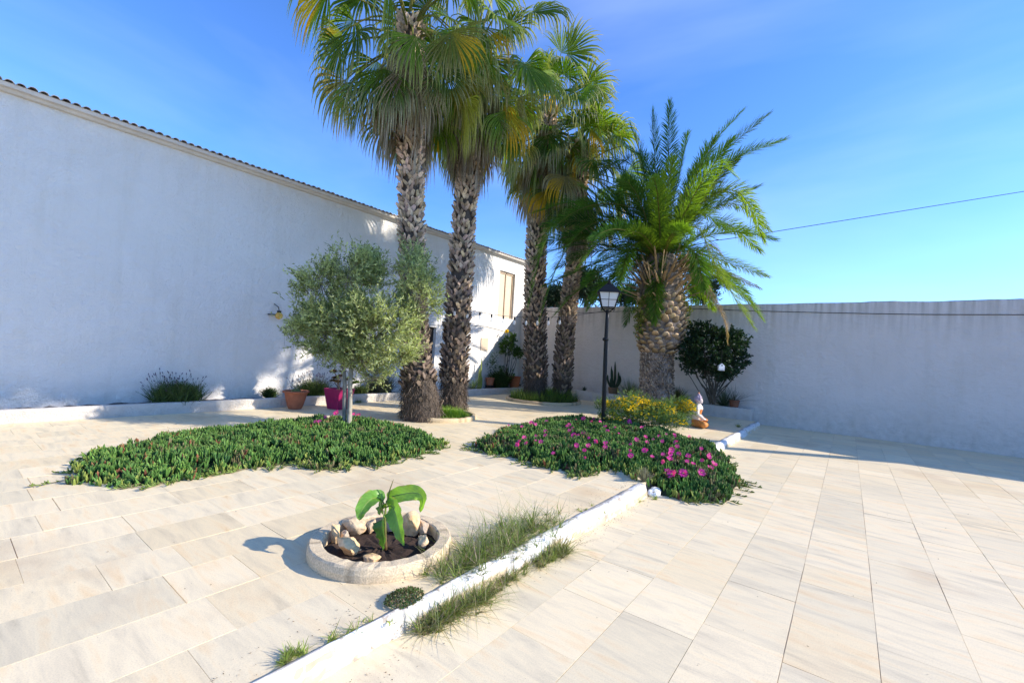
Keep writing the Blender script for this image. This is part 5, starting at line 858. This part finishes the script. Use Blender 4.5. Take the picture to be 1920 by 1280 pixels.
# wall lamp at the left edge
wl = px_x(517, 592, WX); t = thing('wall_lamp', 'round amber glass wall lamp on a black bracket on the white wall', 'wall lamp', wl); mb = MB(); mb.tube([wl+np.array([0, -.18, .02]), wl+np.array([.16, -.1, .02]), wl+np.array([.16, .0, .01])], .016, 6); mb.tube([wl+np.array([.0, -.05, .28]), wl+np.array([.16, -.02, .2]), wl+np.array([.16, 0, .1])], .01, 6); mb.tube([wl+np.array([.16, 0, .08]), wl+np.array([.16, 0, .12])], .05, 8); mb.build('bracket', M_black, t)
m_am = plain('amber_glass', (.75, .42, .08), .25, var=.05); mb = MB(); mb.lathe([(0, -.085), (.05, -.07), (.08, -.03), (.085, 0), (.08, .03), (.05, .07), (.02, .085)], wl+np.array([.16, 0, 0]), 16); mb.build('globe', m_am, t, smooth=True)
# dried thistle-like tuft at the kerb gap and a white painted stone
b_ = g(1208, 905, -.02); rosette('dry_tuft', 'grey dried seed tuft at the kerb gap on the near edge of the flowering mat', 'plant', b_, 220, .2, .004, (.22, .2, .15), (.36, .34, .26), 12, el0=.7, el1=1.55, mat=M_grass)
rr_ = np.random.default_rng(8); bm = bmesh.new(); bmesh.ops.create_icosphere(bm, subdivisions=3, radius=1); V = np.array([v.co[:] for v in bm.verts]); F = [[v.index for v in f.verts] for f in bm.faces]; bm.free(); V = V*np.array([.07, .12, .055]); V = V+nrm(V)*(.045*fbm(V, 9, 4))[:, None]; c0 = g(1226, 922, -.085); tag(mk('kerb_stone', V+c0, F, M_kerb, col=(.8, .8, .78), smooth=True, org=c0), 'broken white painted kerb stone poking out of the ice plant', 'stone')
# pines beyond the wall
def pine(label, px, py, dep, rx, ry, seed, n=900):
    r = np.random.default_rng(seed); c = at(px, py, dep); s = dep/FPX; t = thing('pine_tree', label, 'tree', np.array([c[0], c[1], -.3]), 'trees beyond the rear wall')
    LB = [(c+np.array([r.normal(0, rx*s*.55), r.normal(0, rx*s*.55), r.normal(0, ry*s*.35)]), np.array([rx*s*.5, rx*s*.5, ry*s*.5]), 1) for _ in range(8)]
    V, F, K, tw = lobes_cloud(LB, n, 9, .55, .30, .07, (.012, .028, .014), (.035, .065, .028), r, up=.5, shell=.3, fold=False); MB().add(V, F, K).build('crown', M_leaf, t); mb = MB(); mb.tube([(c[0], c[1], -.3), (c[0]+.1, c[1], c[2]*.5), tuple(c)], [.3, .24, .12], 8, (.1, .07, .05)); branches(mb, c-UP*ry*s*.6, [l[0] for l in LB], .1, (.08, .06, .05), r); mb.build('trunk', M_bark, t)
pine('dark pine crown seen over the rear wall between the third and fourth fan palms', 1040, 560, 34, 24, 24, 1); pine('dark pine crown over the rear wall between the fourth palm and the lantern', 1100, 538, 30, 36, 34, 2, 1300); pine('lighter pine crown over the rear wall between lantern and date palm', 1172, 556, 36, 26, 16, 3)
pine('pine crown over the rear wall to the right of the date palm', 1320, 545, 40, 30, 22, 4)
# unseen tall trees added outside the frame, crowns shaped to shade the white building
def shade_tree(label, lobes, base, seed, t=19.5):
    r = np.random.default_rng(seed); LB = [(np.array([-11+t, y0+.58*t, z0+.57*t])+np.array([r.normal(0, .25), 0, 0]), np.array([.9, rr, rr]), 1) for y0, z0, rr in lobes]
    o = thing('pine_tree', label, 'tree', (base[0], base[1], -.3), 'unseen shade trees beyond the right edge'); V, F, K, tw = lobes_cloud(LB, 330*len(lobes), 8, .6, .36, .10, (.012, .028, .014), (.035, .065, .028), r, up=.3, shell=.2, fold=False, dmin=-.4); MB().add(V, F, K).build('crown', M_leaf, o)
    mb = MB(); top = np.mean([l[0] for l in LB], 0); mb.tube([(base[0], base[1], -.3), (base[0]+.2, base[1], 7), tuple(top)], [.2, .15, .1], 8, (.1, .07, .05)); branches(mb, top-UP*2, [l[0] for l in LB], .08, (.1, .07, .05), r); mb.build('trunk', M_bark, o)
shade_tree('unseen very tall pine behind the rear wall, crown shaped to shade the white building', [(9.1, 4.4, .45), (9.3, 3.2, .6), (8.5, 3.3, .5), (6.0, 5.0, .4), (7.9, 3.5, .45), (6.6, 3.7, .55), (6.8, 3.3, .45), (5.9, 3.3, .4), (6.0, 4.2, .35), (7.6, 3.3, .4), (4.7, 2.9, .7), (4.3, 4.5, .6), (4.3, 1.4, .5), (3.7, 3.6, .9), (3.5, 1.9, .9), (2.6, 4.5, .8), (2.5, 2.7, .9)], (8.7, 16.2), 91)
shade_tree('unseen broad pine added beyond the right edge to shade the white building', [(1.4, 4.6, .9), (1., 2.8, 1.), (-.6, 4.2, 1.), (-.9, 2.4, .9), (-2.3, 4.9, .8), (-2.4, 3.1, 1.), (-4., 4.2, .9), (-3.7, 2.0, .8), (1.9, 1.4, .7), (.2, 1.1, .7), (-5.4, 3.4, .9), (3., .9, .6)], (12.6, 6.6), 92, 23.)

shrub('creeping_ivy', 'yellowish green creeper growing round the top of the date palm trunk', 'creeper', (1285, 620), DD-.45, [((1208, 585), (18, 26), 3, .1), ((1288, 590), (9, 26), 2.2, .3), ((1225, 560), (22, 16), 2, 0), ((1275, 562), (16, 14), 1.6, .1), ((1199, 610), (8, 20), 1, .2), ((1245, 575), (16, 10), .8, -.1)], 620, 6, .05, .035, (.07, .10, .02), (.30, .33, .06), 45, r0=0, tl=.08)
